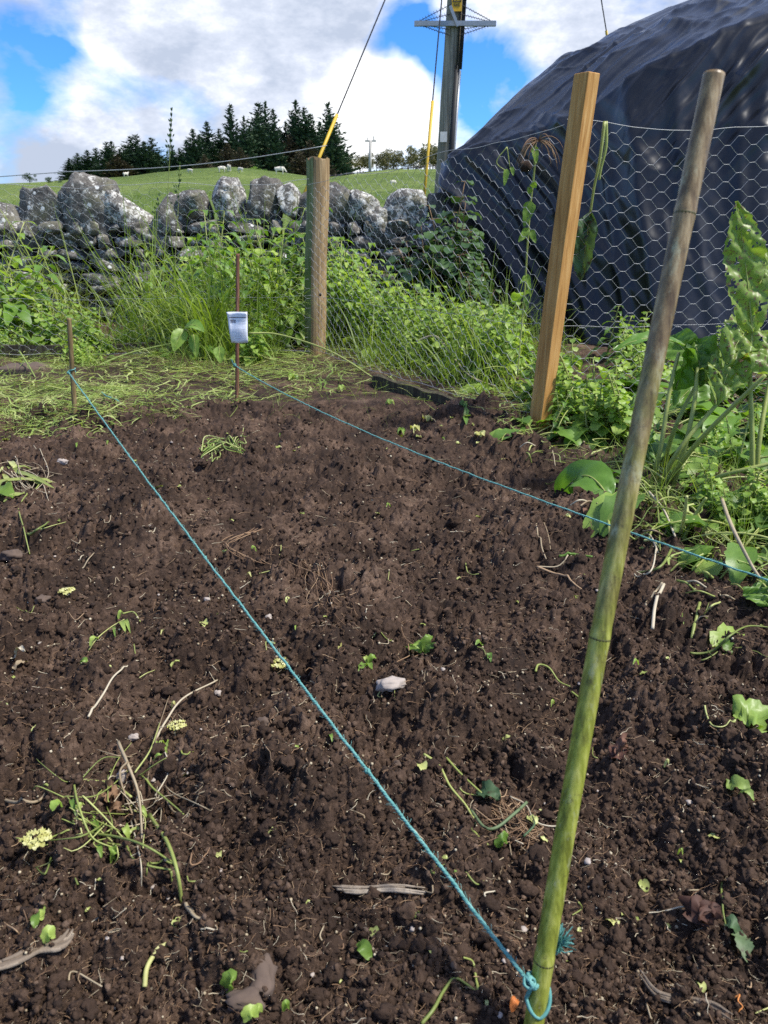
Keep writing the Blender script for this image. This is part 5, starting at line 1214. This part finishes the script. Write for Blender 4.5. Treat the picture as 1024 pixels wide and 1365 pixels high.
under(lf.build('foliage', M['nettle'], None), r); sm = MB()
for s_ in st: sm.add(*tube(s_, .0024, 5), r=.8)
under(sm.build('stem', M['stem'], None), r)
# tall seeding grass against the sky
def seedgrass(u0, v0, pts, label, seed, ns):
    Y = G(u0, v0)[1]; root = empty('seeding_grass', tuple(G(u0, v0)), label, 'grass stalk'); q = smooth_path([PY(u, v, Y) for u, v in [(u0, v0)]+pts], 8)
    under(MBt(tube(q, np.linspace(.0045, .0016, len(q)), 5)).build('stem', M['stem'], None), root)
    hd = MB(); rr = np.random.RandomState(seed); L = len(q)
    for k in range(ns):
        i = int(L*(.70+.29*k/ns)); c = q[min(i, L-1)]; sp_ = (1-k/ns)*.05+.008
        d = np.array([rr.normal()*.35, rr.normal()*.2, 1]); e = c+d*sp_
        hd.add(*tube([c, e], .0008, 3, False), r=.5); hd.add(*leaf(leaf_path(e-d*.01, d, .022, .1, 7), .008, (0, -1, 0), na=2, fold=.5), r=rr.rand())
    under(hd.build('seed_head', M['ivy'], None), root)
seedgrass(214, 455, [(217, 380), (222, 300), (226, 215), (229, 148)], 'tallest seeding grass stalk reaching up to the sky before the wall', 1, 60)
seedgrass(232, 440, [(233, 360), (237, 290), (240, 220)], 'green grass spike beside the tallest seeding stalk', 2, 26)
seedgrass(206, 450, [(204, 380), (208, 320), (212, 262)], 'shorter seeding grass stalk left of the tallest one', 3, 30)
# a few long yellow stalks lying across the greenery
def free(pxs, r0, mat, label, name='loose_stalk', cat='stalk'):
    q = smooth_path([PY(u, v, Y) for u, v, Y in pxs], 6); V, Fc = tube(q, np.linspace(r0, r0*.6, len(q)), 6); tag(to_obj(name, V, Fc, mat, rnd=np.full(len(V), .6)), label, cat)
free([(120, 492, 4.1), (175, 470, 4.3), (245, 455, 4.4), (292, 448, 4.4)], .006, M['cut'], 'long yellowish stalk lying across the grass left of the paper packet')
free([(332, 444, 3.9), (372, 446, 3.9), (440, 468, 3.7), (500, 505, 3.6)], .0055, M['stem'], 'long yellow green stalk arching from the paper packet past the round post')
free([(555, 455, 3.9), (580, 448, 3.85), (600, 470, 3.7), (625, 500, 3.5), (660, 515, 3.4)], .006, M['pale'], 'pale dry stalk hooked over the wire between the posts')
free([(26, 468, 4.0), (40, 490, 3.8), (52, 512, 3.7)], .004, M['cut'], 'thin pale stalk leaning over the flat stone at left')
# small broad leaves by the packet
r = empty('veined_leaf_weed', tuple(G(240, 500)), 'weed with three large veined leaves left of the paper packet', 'weed'); Yv = 4.0
bigleaf(r, PY(246, 440, Yv), PY(232, 468, Yv-.08), .085, M['nettle'], (0, -1, .3), .1, serr=.12, teeth=9, seed=21)
bigleaf(r, PY(246, 438, Yv), PY(272, 442, Yv-.06), .075, M['weed'], (0, -.5, .8), .2, serr=.12, teeth=9, seed=22)
bigleaf(r, PY(258, 446, Yv), PY(262, 476, Yv-.05), .06, M['nettle'], (0, -1, .3), .1, serr=.12, teeth=9, seed=23)
bigleaf(r, PY(292, 462, Yv-.1), PY(294, 484, Yv-.14), .06, M['nettle'], (0, -1, .3), .1, serr=.12, teeth=9, seed=24)
stems(r, [[G(245, 490), PY(244, 465, Yv+.02), PY(246, 438, Yv)], [G(285, 492), PY(296, 470, Yv-.05), PY(292, 461, Yv-.1)]], M['stem'], .003, .002)
# ------------------------------------------------------------------ debris on the soil
def strand(mb, pxs, r0, rnd=None, r1=None, n=5, dz=.004):
    pts = [GS(u, v, dz+(t[0] if t else 0)) for u, v, *t in pxs]; r0 *= .78; r1 = r1*.78 if r1 else r1; q = drape(smooth_path(pts, 7), r0); mb.add(*tube(q, np.linspace(r0, r1 if r1 else r0*.6, len(q)), n), r=random.random() if rnd is None else rnd)
def debris(name, label, cat, parts, group=None):
    """parts: {part name: (material, [strands])}; one material -> a single mesh"""
    if len(parts) == 1:
        (pn, (mat, ls)), = parts.items(); mb = MB()
        for s_ in ls: s_(mb)
        return tag(mb.build(name, mat), label, cat, group)
    first = True
    mbs = []
    for pn, (mat, ls) in parts.items():
        mb = MB()
        for s_ in ls: s_(mb)
        mbs.append((pn, mat, mb))
    c = np.concatenate(mbs[0][2].V).mean(0); root = empty(name, tuple(c), label, cat, group)
    for pn, mat, mb in mbs: under(mb.build(pn, mat, None), root)
    return root
S_ = lambda pxs, r0, **k: (lambda mb: strand(mb, pxs, r0, **k))
def Lf(u0, v0, u1, v1, w_, shape='oval', serr=.2, teeth=6, lift=.012, wave=.15, r=None, lobes=0, fold=.25):
    def f(mb):
        a, b = GS(u0, v0, .006), GS(u1, v1, .008); P = drape([a+(b-a)*t+np.array([0, 0, lift*math.sin(math.pi*t)]) for t in np.linspace(0, 1, 16)], .006)
        mb.add(*leaf(P, w_*.85, (0, -.35, 1), na=4, shape=shape, serr=serr, teeth=teeth, wave=wave, seed=abs(int(u0)), lobes=lobes, fold=fold), r=random.random() if r is None else r)
    return f
stalk([(118, 955), (138, 925), (155, 898), (185, 884, .01)], .0024, M['pale'], 'long pale dry stem on the soil in the left foreground, above the tangled weed')
stalk([(208, 985, .0), (222, 960, .01), (245, 930, .012), (290, 907, .004)], .0024, M['pale'], 'long pale curved stem lying right of the dry stem in the left foreground')
debris('pulled_weed', 'big tangle of pulled green weed stems in the left foreground', 'weed', {
    'stem': (M['stem'], [S_([(95, 1045), (110, 1040), (150, 1046), (175, 1062)], .0030, r1=.0022), S_([(98, 1040, .01), (104, 1070, .02), (122, 1115, .02), (150, 1130, .01)], .0022), S_([(200, 1088, .01), (222, 1120, .02), (236, 1160, .02), (243, 1205)], .0032, r1=.0028),
        S_([(115, 1110, .01), (150, 1115, .02), (190, 1125, .02), (230, 1150, .015)], .0026), S_([(118, 1118, .01), (160, 1130), (185, 1150), (228, 1160)], .0024), S_([(228, 1160), (232, 1185), (242, 1200)], .0022), S_([(180, 1030, .02), (200, 1000, .02), (213, 965, .01)], .0018), S_([(185, 1035, .02), (205, 1020, .02), (222, 1010, .01)], .0016),
        S_([(190, 1040, .02), (215, 1060, .02), (245, 1085)], .0022), S_([(230, 1150, .01), (205, 1165), (198, 1182)], .0020), S_([(150, 1125, .01), (158, 1140), (150, 1155)], .0018), S_([(110, 1060, .01), (140, 1090, .01), (165, 1118, .01)], .0017), S_([(100, 1090, .01), (125, 1100, .01), (150, 1122, .01)], .0016), S_([(60, 1052), (80, 1048), (98, 1044)], .0022)]+[S_([(a0, b0), (a0+dx*.5+rr.normal()*8, b0+dy*.5+rr.normal()*8, .02), (a0+dx, b0+dy, .012)], rr.uniform(.0009, .0018)) for a0, b0, dx, dy in [(120+rr.normal()*28, 1085+rr.normal()*26, rr.normal()*36, rr.normal()*30) for _ in range(22)]]),
    'dry_stem': (M['pale'], [S_([(158, 990, .01), (172, 1022, .02), (185, 1060, .02), (190, 1120)], .0034, r1=.002), S_([(170, 1015, .02), (160, 1035, .015), (182, 1100)], .0024), S_([(205, 1218), (225, 1212), (245, 1208), (262, 1222)], .0026), S_([(245, 1208), (258, 1220), (270, 1226)], .003), S_([(225, 1085), (250, 1080), (290, 1062), (310, 1078)], .0017), S_([(140, 1110), (180, 1100), (225, 1088)], .0015)]+[S_([(a0, b0), (a0+dx*.5+rr.normal()*8, b0+dy*.5+rr.normal()*8, .018), (a0+dx, b0+dy, .008)], rr.uniform(.0008, .0016)) for a0, b0, dx, dy in [(185+rr.normal()*30, 1065+rr.normal()*30, rr.normal()*34, rr.normal()*34) for _ in range(16)]]+[S_([(182, 1062), (186, 1080)], .001)]),
    'leaf': (M['nettle'], [Lf(a, b, a+c, b+d, w_) for a, b, c, d, w_ in [(125, 1100, 8, 14, .010), (150, 1130, 5, 20, .012), (158, 1140, -10, 12, .010), (112, 1085, -8, 10, .01), (185, 1080, 12, 12, .008), (165, 1105, 8, 16, .012), (205, 1020, 12, -10, .006), (212, 1000, 8, -8, .006), (222, 1010, 3, -20, .006), (70, 1082, 14, -6, .014), (132, 1128, 4, 18, .01), (95, 1068, 6, 20, .008)]])})
stalk([(5, 1068), (35, 1070), (62, 1066)], .003, M['pale'], 'pale dry stalk at the left edge beside the tangled weed', dz=.004)
debris('dead_leaf', 'crumpled grey brown dead leaf on top of the tangled weed in the left foreground', 'leaf', {'l': (M['root'], [Lf(142, 1076, 158, 1060, .034, 'round', .35, 6, .012, .6, .35), Lf(146, 1084, 162, 1078, .022, 'round', .35, 5, .008, .6, .25)])})
for u, v, s, lb in [(50, 1121, .024, 'yellow ruffled blossom scrap at the left edge of the foreground soil'), (373, 887, .024, 'yellow ruffled blossom scrap under the diagonal twine'), (237, 970, .019, 'small yellow ruffled blossom scrap right of the long pale stem'), (90, 790, .022, 'pale yellow crumb at the left, halfway up the bed')]:
    mb = MB(); c = GS(u, v, .006)
    for k in range(26):
        a = k*2.4; rad = s*.5*math.sqrt(k/26)+.001; p = c+np.array([math.cos(a)*rad, math.sin(a)*rad*.8, .006+.004*random.random()-rad*.3]); V, Fc = leaf(leaf_path(p, (math.cos(a), math.sin(a), .5), s*.3, 1.2, 7), s*.26, shape='round', na=2, wave=.5, seed=k); mb.add(V, Fc, random.random())
    tag(mb.build('blossom_scrap', M['yellow']), lb, 'blossom')
def shred(name, pxs, r0, label, cat='bark strip', mat='bark_strip'):
    q = smooth_path([GS(u, v, .004) for u, v in pxs], 10); zl = np.linspace(q[0, 2], q[-1, 2], len(q)); q[:, 2] = zl+.65*max(0, (soil_h(q[:, 0], q[:, 1])-zl).max())+r0*.2; mb = MB(); rr = np.random.RandomState(abs(int(pxs[0][0]))+3)
    for k in range(9):
        o_ = rr.normal(size=3)*r0*.42; o_[2] = abs(o_[2])*.4; f0 = rr.randint(0, max(1, len(q)//5)); f1 = len(q)-rr.randint(0, max(1, len(q)//5)); mb.add(*tube(q[f0:f1]+o_, np.interp(np.linspace(0, 1, f1-f0), [0, .2, .5, .8, 1], [r0*.2, r0*.33, r0*.26, r0*.34, r0*.12]), 6), r=.2+.6*rr.rand())
    return tag(mb.build(name, M[mat]), label, cat)
shred('bark_strip', [(-20, 1312), (25, 1300), (60, 1290), (85, 1275), (103, 1255)], .0085, 'long split grey bark strip at the bottom left corner')
shred('dry_stick', [(446, 1188), (480, 1190), (520, 1191), (568, 1192)], .0055, 'flat pale dry stick lying level in the lower centre')
shred('dry_stick', [(852, 1310), (880, 1325), (925, 1332), (950, 1350), (975, 1372)], .0045, 'pale forked root at the bottom right corner', 'root')
stalk([(193, 1316), (196, 1290, .005), (208, 1270, .008), (222, 1258, .003)], .0032, M['yellow'], 'bent yellow orange stalk in the lower left', r1=.003)
stalk([(98, 1322), (92, 1310), (98, 1295, .003), (136, 1315)], .0014, M['pale'], 'thin angular pale root beside the grey bark strip', 'root', 'root')
def stone(u, v, s, lb, asp=(1, .8, .6), mat='pebble', seed=1, nm='stone', cat='stone', grp=None, sub=3, rz=0):
    V, Fc = rocky(sub, seed, s*asp[0], s*asp[1], s*asp[2], .85, .5, 1.3, .12); o = to_obj(nm, V@rotz(rz).T, Fc, M[mat]); p = GS(u, v); k = np.array([[p[0]+s*.4*math.cos(t), p[1]+s*.4*math.sin(t)] for t in np.arange(0, 6.2, .8)]+[[p[0], p[1]]])
    p[2] = soil_h(k[:, 0], k[:, 1]).mean()+s*asp[2]*.32+.002; o.location = p; return tag(o, lb, cat, grp)
stone(521, 933, .044, 'flat pale stone right of the diagonal twine in the middle of the bed', (1, .6, .5), seed=3, rz=.3)
stone(352, 972, .022, 'small grey brown stone beside the twine in the mid foreground', mat='darkstone', seed=4)
stone(350, 1303, .040, 'oval soil stained stone in the bottom left centre', (.6, 1, .5), 'darkstone', 5, rz=.15)
stone(328, 1345, .034, 'dirty reddish stone at the bottom edge left of centre', (1, .7, .5), 'darkstone', 6)
stone(163, 1043, .020, 'pale pointed stone behind the dead leaf in the left foreground', (.6, .7, 1.1), 'pebble', 7)
stone(178, 980, .016, 'angular pinkish stone above the tangled weed', (1, .7, .6), 'pebble', 8)
stone(18, 748, .05, 'smooth grey stone half buried at the left edge', (1, .6, .5), 'darkstone', 9)
stone(58, 808, .028, 'round dark stone at the left below the smooth grey one', (1, .8, .6), 'darkstone', 10)
stone(358, 816, .014, 'small white stone left of the diagonal twine', (1, .8, .7), seed=11)
stone(276, 801, .014, 'flat white chip left of the twine, below the small clump of roots', (1, .5, .5), seed=12)
stone(291, 927, .012, 'small grey pebble left of the diagonal twine', (1, .8, .7), seed=13)
stone(85, 624, .03, 'pinkish stone in the back left of the bed', (1, .6, .6), seed=14)
stone(530, 905+120, .012, 'tiny dark pebble below the flat pale stone', mat='darkstone', seed=15)
rr = np.random.RandomState(17)
Pp, u, v = in_margin(150, 580, 1440, -100, 1120)
k0 = 0
for i in range(52):
    if v[i] < soil_edge_v(u[i])+8: continue
    s = (.003+.005*rr.rand()**2)*(.8+.5*Pp[i][1]); stone(u[i], v[i], s, 'small pale pebble among the crumbs of the dark soil', (1, .7+.3*rr.rand(), .6), 'pebble', 100+i % 9, 'pebble', 'pebble', 'pale pebbles on the soil', 2, rr.rand()*6)
# clumps by place: (name, label, cat, parts)
debris('seedling_clump', 'green seedling with lobed leaves and trailing brown roots in the middle right of the bed', 'seedling', {
    'leaf': (M['nettle'], [Lf(565, 870, 575, 848, .028, lobes=2, serr=.2), Lf(563, 868, 548, 862, .02, lobes=1), Lf(566, 872, 582, 868, .022, lobes=2), Lf(562, 870, 540, 873, .02)]),
    'root': (M['root'], [S_([(565, 870), (545, 880), (525, 902)], .0012), S_([(566, 872), (580, 880), (595, 876)], .0016), S_([(564, 866), (540, 850), (536, 830), (560, 820)], .0008), S_([(568, 874), (575, 890), (590, 900)], .0008)])})
debris('seedling', 'small dark green parsley like sprig left of the rooted seedling', 'seedling', {'leaf': (M['nettle'], [Lf(490, 888, 502, 878, .016, lobes=2), Lf(488, 890, 478, 900, .016, lobes=2), Lf(490, 888, 496, 896, .012), Lf(490, 886, 484, 880, .01)])})
debris('seedling', 'tiny drooping two leaved sprig right of the rooted seedling', 'seedling', {'leaf': (M['weed'], [Lf(643, 866, 634, 860, .012), Lf(650, 880, 654, 890, .012)]), 'stem': (M['stem'], [S_([(636, 862), (645, 866), (650, 882)], .0014)])})
debris('pulled_weed', 'pulled weed with brown root ball and pale blade leaf left of the bamboo cane', 'weed', {
    'root': (M['root'], [S_([(668+rr.normal()*14, 1078+rr.normal()*8), (685+rr.normal()*14, 1085+rr.normal()*10), (700+rr.normal()*20, 1100+rr.normal()*14), (705+rr.normal()*25, 1122+rr.normal()*12)], .0009) for _ in range(42)]),
    'blade': (M['wilt'], [S_([(628, 1080), (645, 1102, .01), (662, 1103, .012), (685, 1085, .02), (702, 1070, .02)], .0026, r1=.003), S_([(698, 1115), (712, 1100, .01), (710, 1088, .01)], .0022)]),
    'pale_root': (M['pale'], [S_([(665, 1075), (675, 1105), (682, 1140)], .0017), S_([(690, 1085), (720, 1098), (756, 1105)], .0017), S_([(680, 1062, .01), (700, 1072, .01), (710, 1090)], .0018), S_([(667, 1100), (690, 1125), (716, 1145)], .0014)])})
debris('green_stalk', 'two long jointed green stalks with a wilted leaf left of the root ball', 'stalk', {
    'stem': (M['stem'], [S_([(565, 1005), (585, 1020), (600, 1048, .006), (622, 1075, .006), (634, 1100)], .0028), S_([(595, 1010), (615, 1032, .008), (640, 1055, .008), (650, 1062)], .0024), S_([(628, 1105), (640, 1118), (651, 1126)], .0024), S_([(612, 1058), (635, 1060), (648, 1062)], .0016)]),
    'leaf': (M['wilt'], [Lf(638, 1056, 666, 1066, .03, 'oval', .1, 5, .01, .3)])})
debris('leaf_scrap', 'bright green lobed leaf scrap below the root ball', 'leaf', {'l': (M['nettle'], [Lf(662, 1130, 676, 1124, .022, lobes=1), Lf(672, 1124, 674, 1116, .01)])})
debris('leaf_scrap', 'bright ragged green leaf in the bottom left centre', 'leaf', {'l': (M['nettle'], [Lf(302, 1324, 314, 1306, .022, 'oval', .25, 5)])})
debris('leaf_scrap', 'dark green pointed leaf left of the foot of the bamboo cane', 'leaf', {'l': (M['nettle'], [Lf(476, 1262, 496, 1286, .018, 'oval', .1, 5, r=.1)])})
debris('leaf_scrap', 'small yellow green leaf below the bark strip level near left', 'leaf', {'l': (M['nettle'], [Lf(60, 1258, 74, 1250, .018), Lf(48, 1240, 52, 1222, .012), Lf(56, 1232, 62, 1216, .009)])})
debris('leaf_scrap', 'ragged yellowish leaf lying near the right edge, lower half', 'leaf', {'l': (M['cut'], [Lf(966, 1050, 1000, 1058, .03, 'oval', .2, 6), Lf(985, 1060, 1005, 1068, .012)])})
debris('leaf_scrap', 'tiny green sprout at the bottom edge left of centre', 'leaf', {'l': (M['nettle'], [Lf(325, 1362, 345, 1356, .016), Lf(340, 1358, 350, 1350, .01), Lf(378, 1349, 386, 1346, .008)])})
debris('green_sprig', 'zigzag green stem at the bottom between stone and bamboo cane', 'stem', {'s': (M['stem'], [S_([(562, 1365), (578, 1345), (592, 1320), (606, 1304), (622, 1312), (638, 1324)], .0026), S_([(638, 1324), (634, 1300), (630, 1282), (618, 1276)], .0022)])})
debris('red_leaf', 'crumpled reddish brown dead leaf right of the bamboo cane', 'leaf', {'l': (M['red'], [Lf(815, 1012, 832, 1022, .03, 'oval', .3, 5, .02, .5), Lf(822, 1005, 836, 998, .02, 'oval', .3, 4, .02, .5), Lf(826, 1012, 832, 990, .014, wave=.5)])})
debris('red_leaf', 'dark reddish leaf mush near the lower right corner', 'leaf', {'l': (M['red'], [Lf(915, 1222, 945, 1238, .04, 'oval', .3, 5, .02, .5, .1), Lf(935, 1225, 955, 1228, .025, 'oval', .3, 4, .02, .5, .1)])})
debris('red_leaf', 'long curled reddish leaf under the second twine left of the bamboo cane', 'leaf', {'l': (M['red'], [Lf(778, 693, 815, 710, .024, 'blade', .1, 5, .012, .3, .9)])})
debris('petal', 'small bright orange petal at the bottom left of the bamboo foot', 'petal', {'l': (M['orange'], [Lf(682, 1350, 690, 1335, .010, 'oval', .0, 5, .01, .3)])})
debris('red_thread', 'curled red thread at the bottom right corner', 'thread', {'l': (M['orange'], [S_([(980, 1330), (986, 1326), (984, 1334), (990, 1342), (984, 1350)], .0012)])})
debris('serrated_weed', 'fallen serrated leaf sprig with stalk near the lower right corner', 'leaf', {'stem': (M['stem'], [S_([(960, 1185), (964, 1215), (968, 1235)], .0018)]), 'leaf': (M['wilt'], [Lf(966, 1232, 984, 1250, .022, lobes=2), Lf(980, 1248, 996, 1284, .026, 'oval', .35, 6)])})
debris('lobed_leaf', 'bright lobed green leaf on a curved stalk at the right edge, mid height', 'leaf', {'leaf': (M['nettle'], [Lf(948, 862, 990, 848, .06, lobes=3, serr=.25), Lf(960, 858, 975, 876, .035, lobes=2)]), 'stem': (M['stem'], [S_([(920, 872), (950, 868, .01), (975, 845, .025), (1000, 835, .02), (1040, 838)], .0032), S_([(935, 880), (980, 882), (1030, 876)], .0018)])})
debris('lobed_leaf', 'crinkled grey green leaf on a straight stalk at the right edge below the bright one', 'leaf', {'leaf': (M['weed'], [Lf(978, 955, 1020, 975, .07, 'round', .25, 7, .02, .3), Lf(990, 940, 1000, 960, .04, lobes=2)]), 'stem': (M['stem'], [S_([(976, 968), (1000, 950, .015), (1040, 938, .01)], .0034), S_([(935, 965), (955, 968), (978, 970)], .0018)])})
debris('curled_shoot', 'curled pale green shoot lying left of the bamboo cane in mid bed', 'shoot', {'s': (M['stem'], [S_([(714, 895), (718, 886, .006), (732, 890, .01), (745, 908, .006), (760, 915)], .0028), S_([(762, 922), (775, 932), (784, 938)], .0026)])})
debris('sprig', 'curved leafy green sprig with bright leaves at the left, above the long pale stem', 'sprig', {'stem': (M['stem'], [S_([(118, 868), (130, 850, .01), (150, 835, .015), (166, 825, .012)], .0018), S_([(163, 818, .006), (178, 816, .012), (187, 828, .006)], .0024)]), 'leaf': (M['nettle'], [Lf(160, 830, 168, 845, .012, r=.9), Lf(166, 828, 174, 844, .010, r=.8), Lf(152, 838, 154, 850, .008), Lf(120, 862, 132, 852, .012, r=.9), Lf(158, 826, 165, 818, .01), Lf(108, 888, 118, 886, .014)]), })
debris('long_stalk', 'long yellow green forked stalk on the soil at the left edge', 'stalk', {'s': (M['stem'], [S_([(58, 640), (45, 655, .01), (26, 675, .01), (32, 705), (40, 740)], .0032), S_([(36, 718), (50, 705, .01), (66, 697, .006)], .0042), S_([(40, 712), (65, 702), (88, 696)], .002)])})
debris('straw_clump', 'clump of cut pale green stalks at the back of the bed', 'stalks', {'s': (M['cut'], [S_([(270+rr.normal()*4, 600+rr.normal()*4), (290+rr.normal()*8, 592+rr.normal()*5, .02), (310+rr.normal()*8, 590+rr.normal()*6, .015), (325+rr.normal()*4, 598+rr.normal()*6)], .0030) for _ in range(11)]+[S_([(288+rr.normal()*9, 590, .02), (282+rr.normal()*9, 605, .015), (280+rr.normal()*9, 615)], .0028) for _ in range(6)])})
debris('root_tuft', 'loop of thin brown roots left of centre beside the diagonal twine', 'roots', {'s': (M['root'], [S_([(345+rr.normal()*3, 705+rr.normal()*2), (315+rr.normal()*3, 715+rr.normal()*3, .01), (300+rr.normal()*2, 728+rr.normal()*3, .01), (325+rr.normal()*4, 745+rr.normal()*3), (355+rr.normal()*5, 752)], .0014) for _ in range(6)])})
debris('root_tuft', 'fan of fine brown roots in the centre of the bed', 'roots', {'s': (M['root'], [S_([(405+rr.normal()*10, 752+rr.normal()*4), (425+rr.normal()*10, 775+rr.normal()*6, .006), (445+rr.normal()*12, 800+rr.normal()*6), (470+rr.normal()*14, 812+rr.normal()*8)], .0009) for _ in range(16)])})
debris('root_tuft', 'sprawl of roots and stalks at the left edge near the back', 'roots', {'root': (M['pale'], [S_([(rr.normal()*22+15, 625+rr.normal()*12), (rr.normal()*16+30, 640+rr.normal()*10, .01), (rr.normal()*22+45, 650+rr.normal()*10)], .0018) for _ in range(14)]), 'leaf': (M['stem'], [Lf(20+rr.normal()*25, 635+rr.normal()*14, 32+rr.normal()*25, 640+rr.normal()*14, .02) for _ in range(9)])})
debris('green_leaf', 'glossy dark green leaf at the left edge near the back', 'leaf', {'l': (M['nettle'], [Lf(-6, 655, 18, 665, .06, 'oval', .1, 5, .02, .2, .2)])})
debris('stalk_pair', 'pair of crossed pale stalks left of centre near the twine', 'stalks', {'s': (M['pale'], [S_([(200, 638+70), (205, 715)], .002), S_([(110, 760), (118, 745, .006), (126, 738)], .0024), S_([(105, 752), (108, 742, .006), (112, 740)], .002), S_([(200, 722), (206, 728), (212, 738)], .0026)])})
debris('burrow_leaf', 'pale dry leaf scrap in the hollow at the left edge', 'leaf', {'l': (M['pale'], [Lf(20, 885, 34, 868, .02, 'blade', .1, 5, .02, .4), Lf(18, 892, 40, 884, .012, 'blade', .1, 5, .01, .4)])})
# scattered stalks and leaves that nothing tells apart
for i in range(110):
    u_, v_ = rr.uniform(-60, 1080), rr.uniform(570, 1340)
    if v_ < soil_edge_v(u_)+8: continue
    a = rr.rand()*6.28; l = rr.uniform(10, 26)*(.5+(v_-400)/900); bx, by = math.cos(a)*l, math.sin(a)*l*.6; cvx, cvy = rr.normal()*l*.25, rr.normal()*l*.2
    m_ = [('pale', 'pale curved root lying loose on the dark soil', 'loose_root', 'root', 'pale roots on the soil'), ('stem', 'short green stalk lying loose on the dark soil', 'loose_stalk', 'stalk', 'green stalks on the soil'), ('root', 'thin brown root lying loose on the dark soil', 'brown_root', 'root', 'brown roots on the soil')][rr.choice(3, p=[.4, .28, .32])]
    mb = MB(); strand(mb, [(u_, v_), (u_+bx*.5+cvx, v_+by*.5+cvy, .004), (u_+bx, v_+by)], rr.uniform(.0009, .0019), n=5); tag(mb.build(m_[2], M[m_[0]]), m_[1], m_[3], m_[4])
for i in range(34):
    u_ = rr.uniform(-40, 1060); v_ = rr.uniform(0, 1)**1.6*640+580
    if v_ < soil_edge_v(u_)+6: continue
    l = rr.uniform(4, 9)*(.5+(v_-400)/900); a = rr.rand()*6.28; s_m = l/F*G(u_, v_)[1]*1.1
    mb = MB(); Lf(u_, v_, u_+math.cos(a)*l, v_+math.sin(a)*l*.7, s_m*.7, lobes=rr.randint(0, 3))(mb)
    mt, lb, gp = [('nettle', 'small bright green leaf fallen on the dark soil', 'green leaves on the soil'), ('yellow', 'small yellowed leaf fallen on the dark soil', 'yellowed leaves on the soil')][rr.choice(2, p=[.72, .28])]
    tag(mb.build('fallen_leaf', M[mt]), lb, 'leaf', gp)
# leaves along the board
for u_, v_, s, mt, lb in [(570, 562, .05, 'yellow', 'yellow green leaf on the soil just before the dark edging board'), (553, 575, .045, 'yellow', 'pale yellow leaf flat on the soil left of the leaf by the board'), (535, 578, .04, 'nettle', 'bright green leaf left of the pale yellow one, near the board'), (620, 562, .07, 'weed', 'dark green weed tuft at the right end of the edging board'), (640, 585, .06, 'yellow', 'pale curling leaf left of the foot of the square post'),
                          (520, 540, .05, 'nettle', 'green leaf at the left end of the edging board'), (390, 505, .08, 'nettle', 'broad pale green leaf by the foot of the round post'), (455, 520, .05, 'nettle', 'small green leaf pile right of the round post foot')]:
    mb = MB()
    for k in range(4): a = k*1.7+u_; d_ = s*F/G(u_, v_)[1]*.4; Lf(u_, v_, u_+math.cos(a)*d_, v_+math.sin(a)*d_*.5, s*.45, lobes=k % 3, lift=.02)(mb)
    tag(mb.build('fallen_leaf', M[mt]), lb, 'leaf')
for k_, o in list(M.items()):
    if k_ == 'cyan': bpy.data.materials.remove(o)
print('objects', len(bpy.data.objects), 'tris', sum(len(o.data.polygons) for o in bpy.data.objects if o.type == 'MESH'))
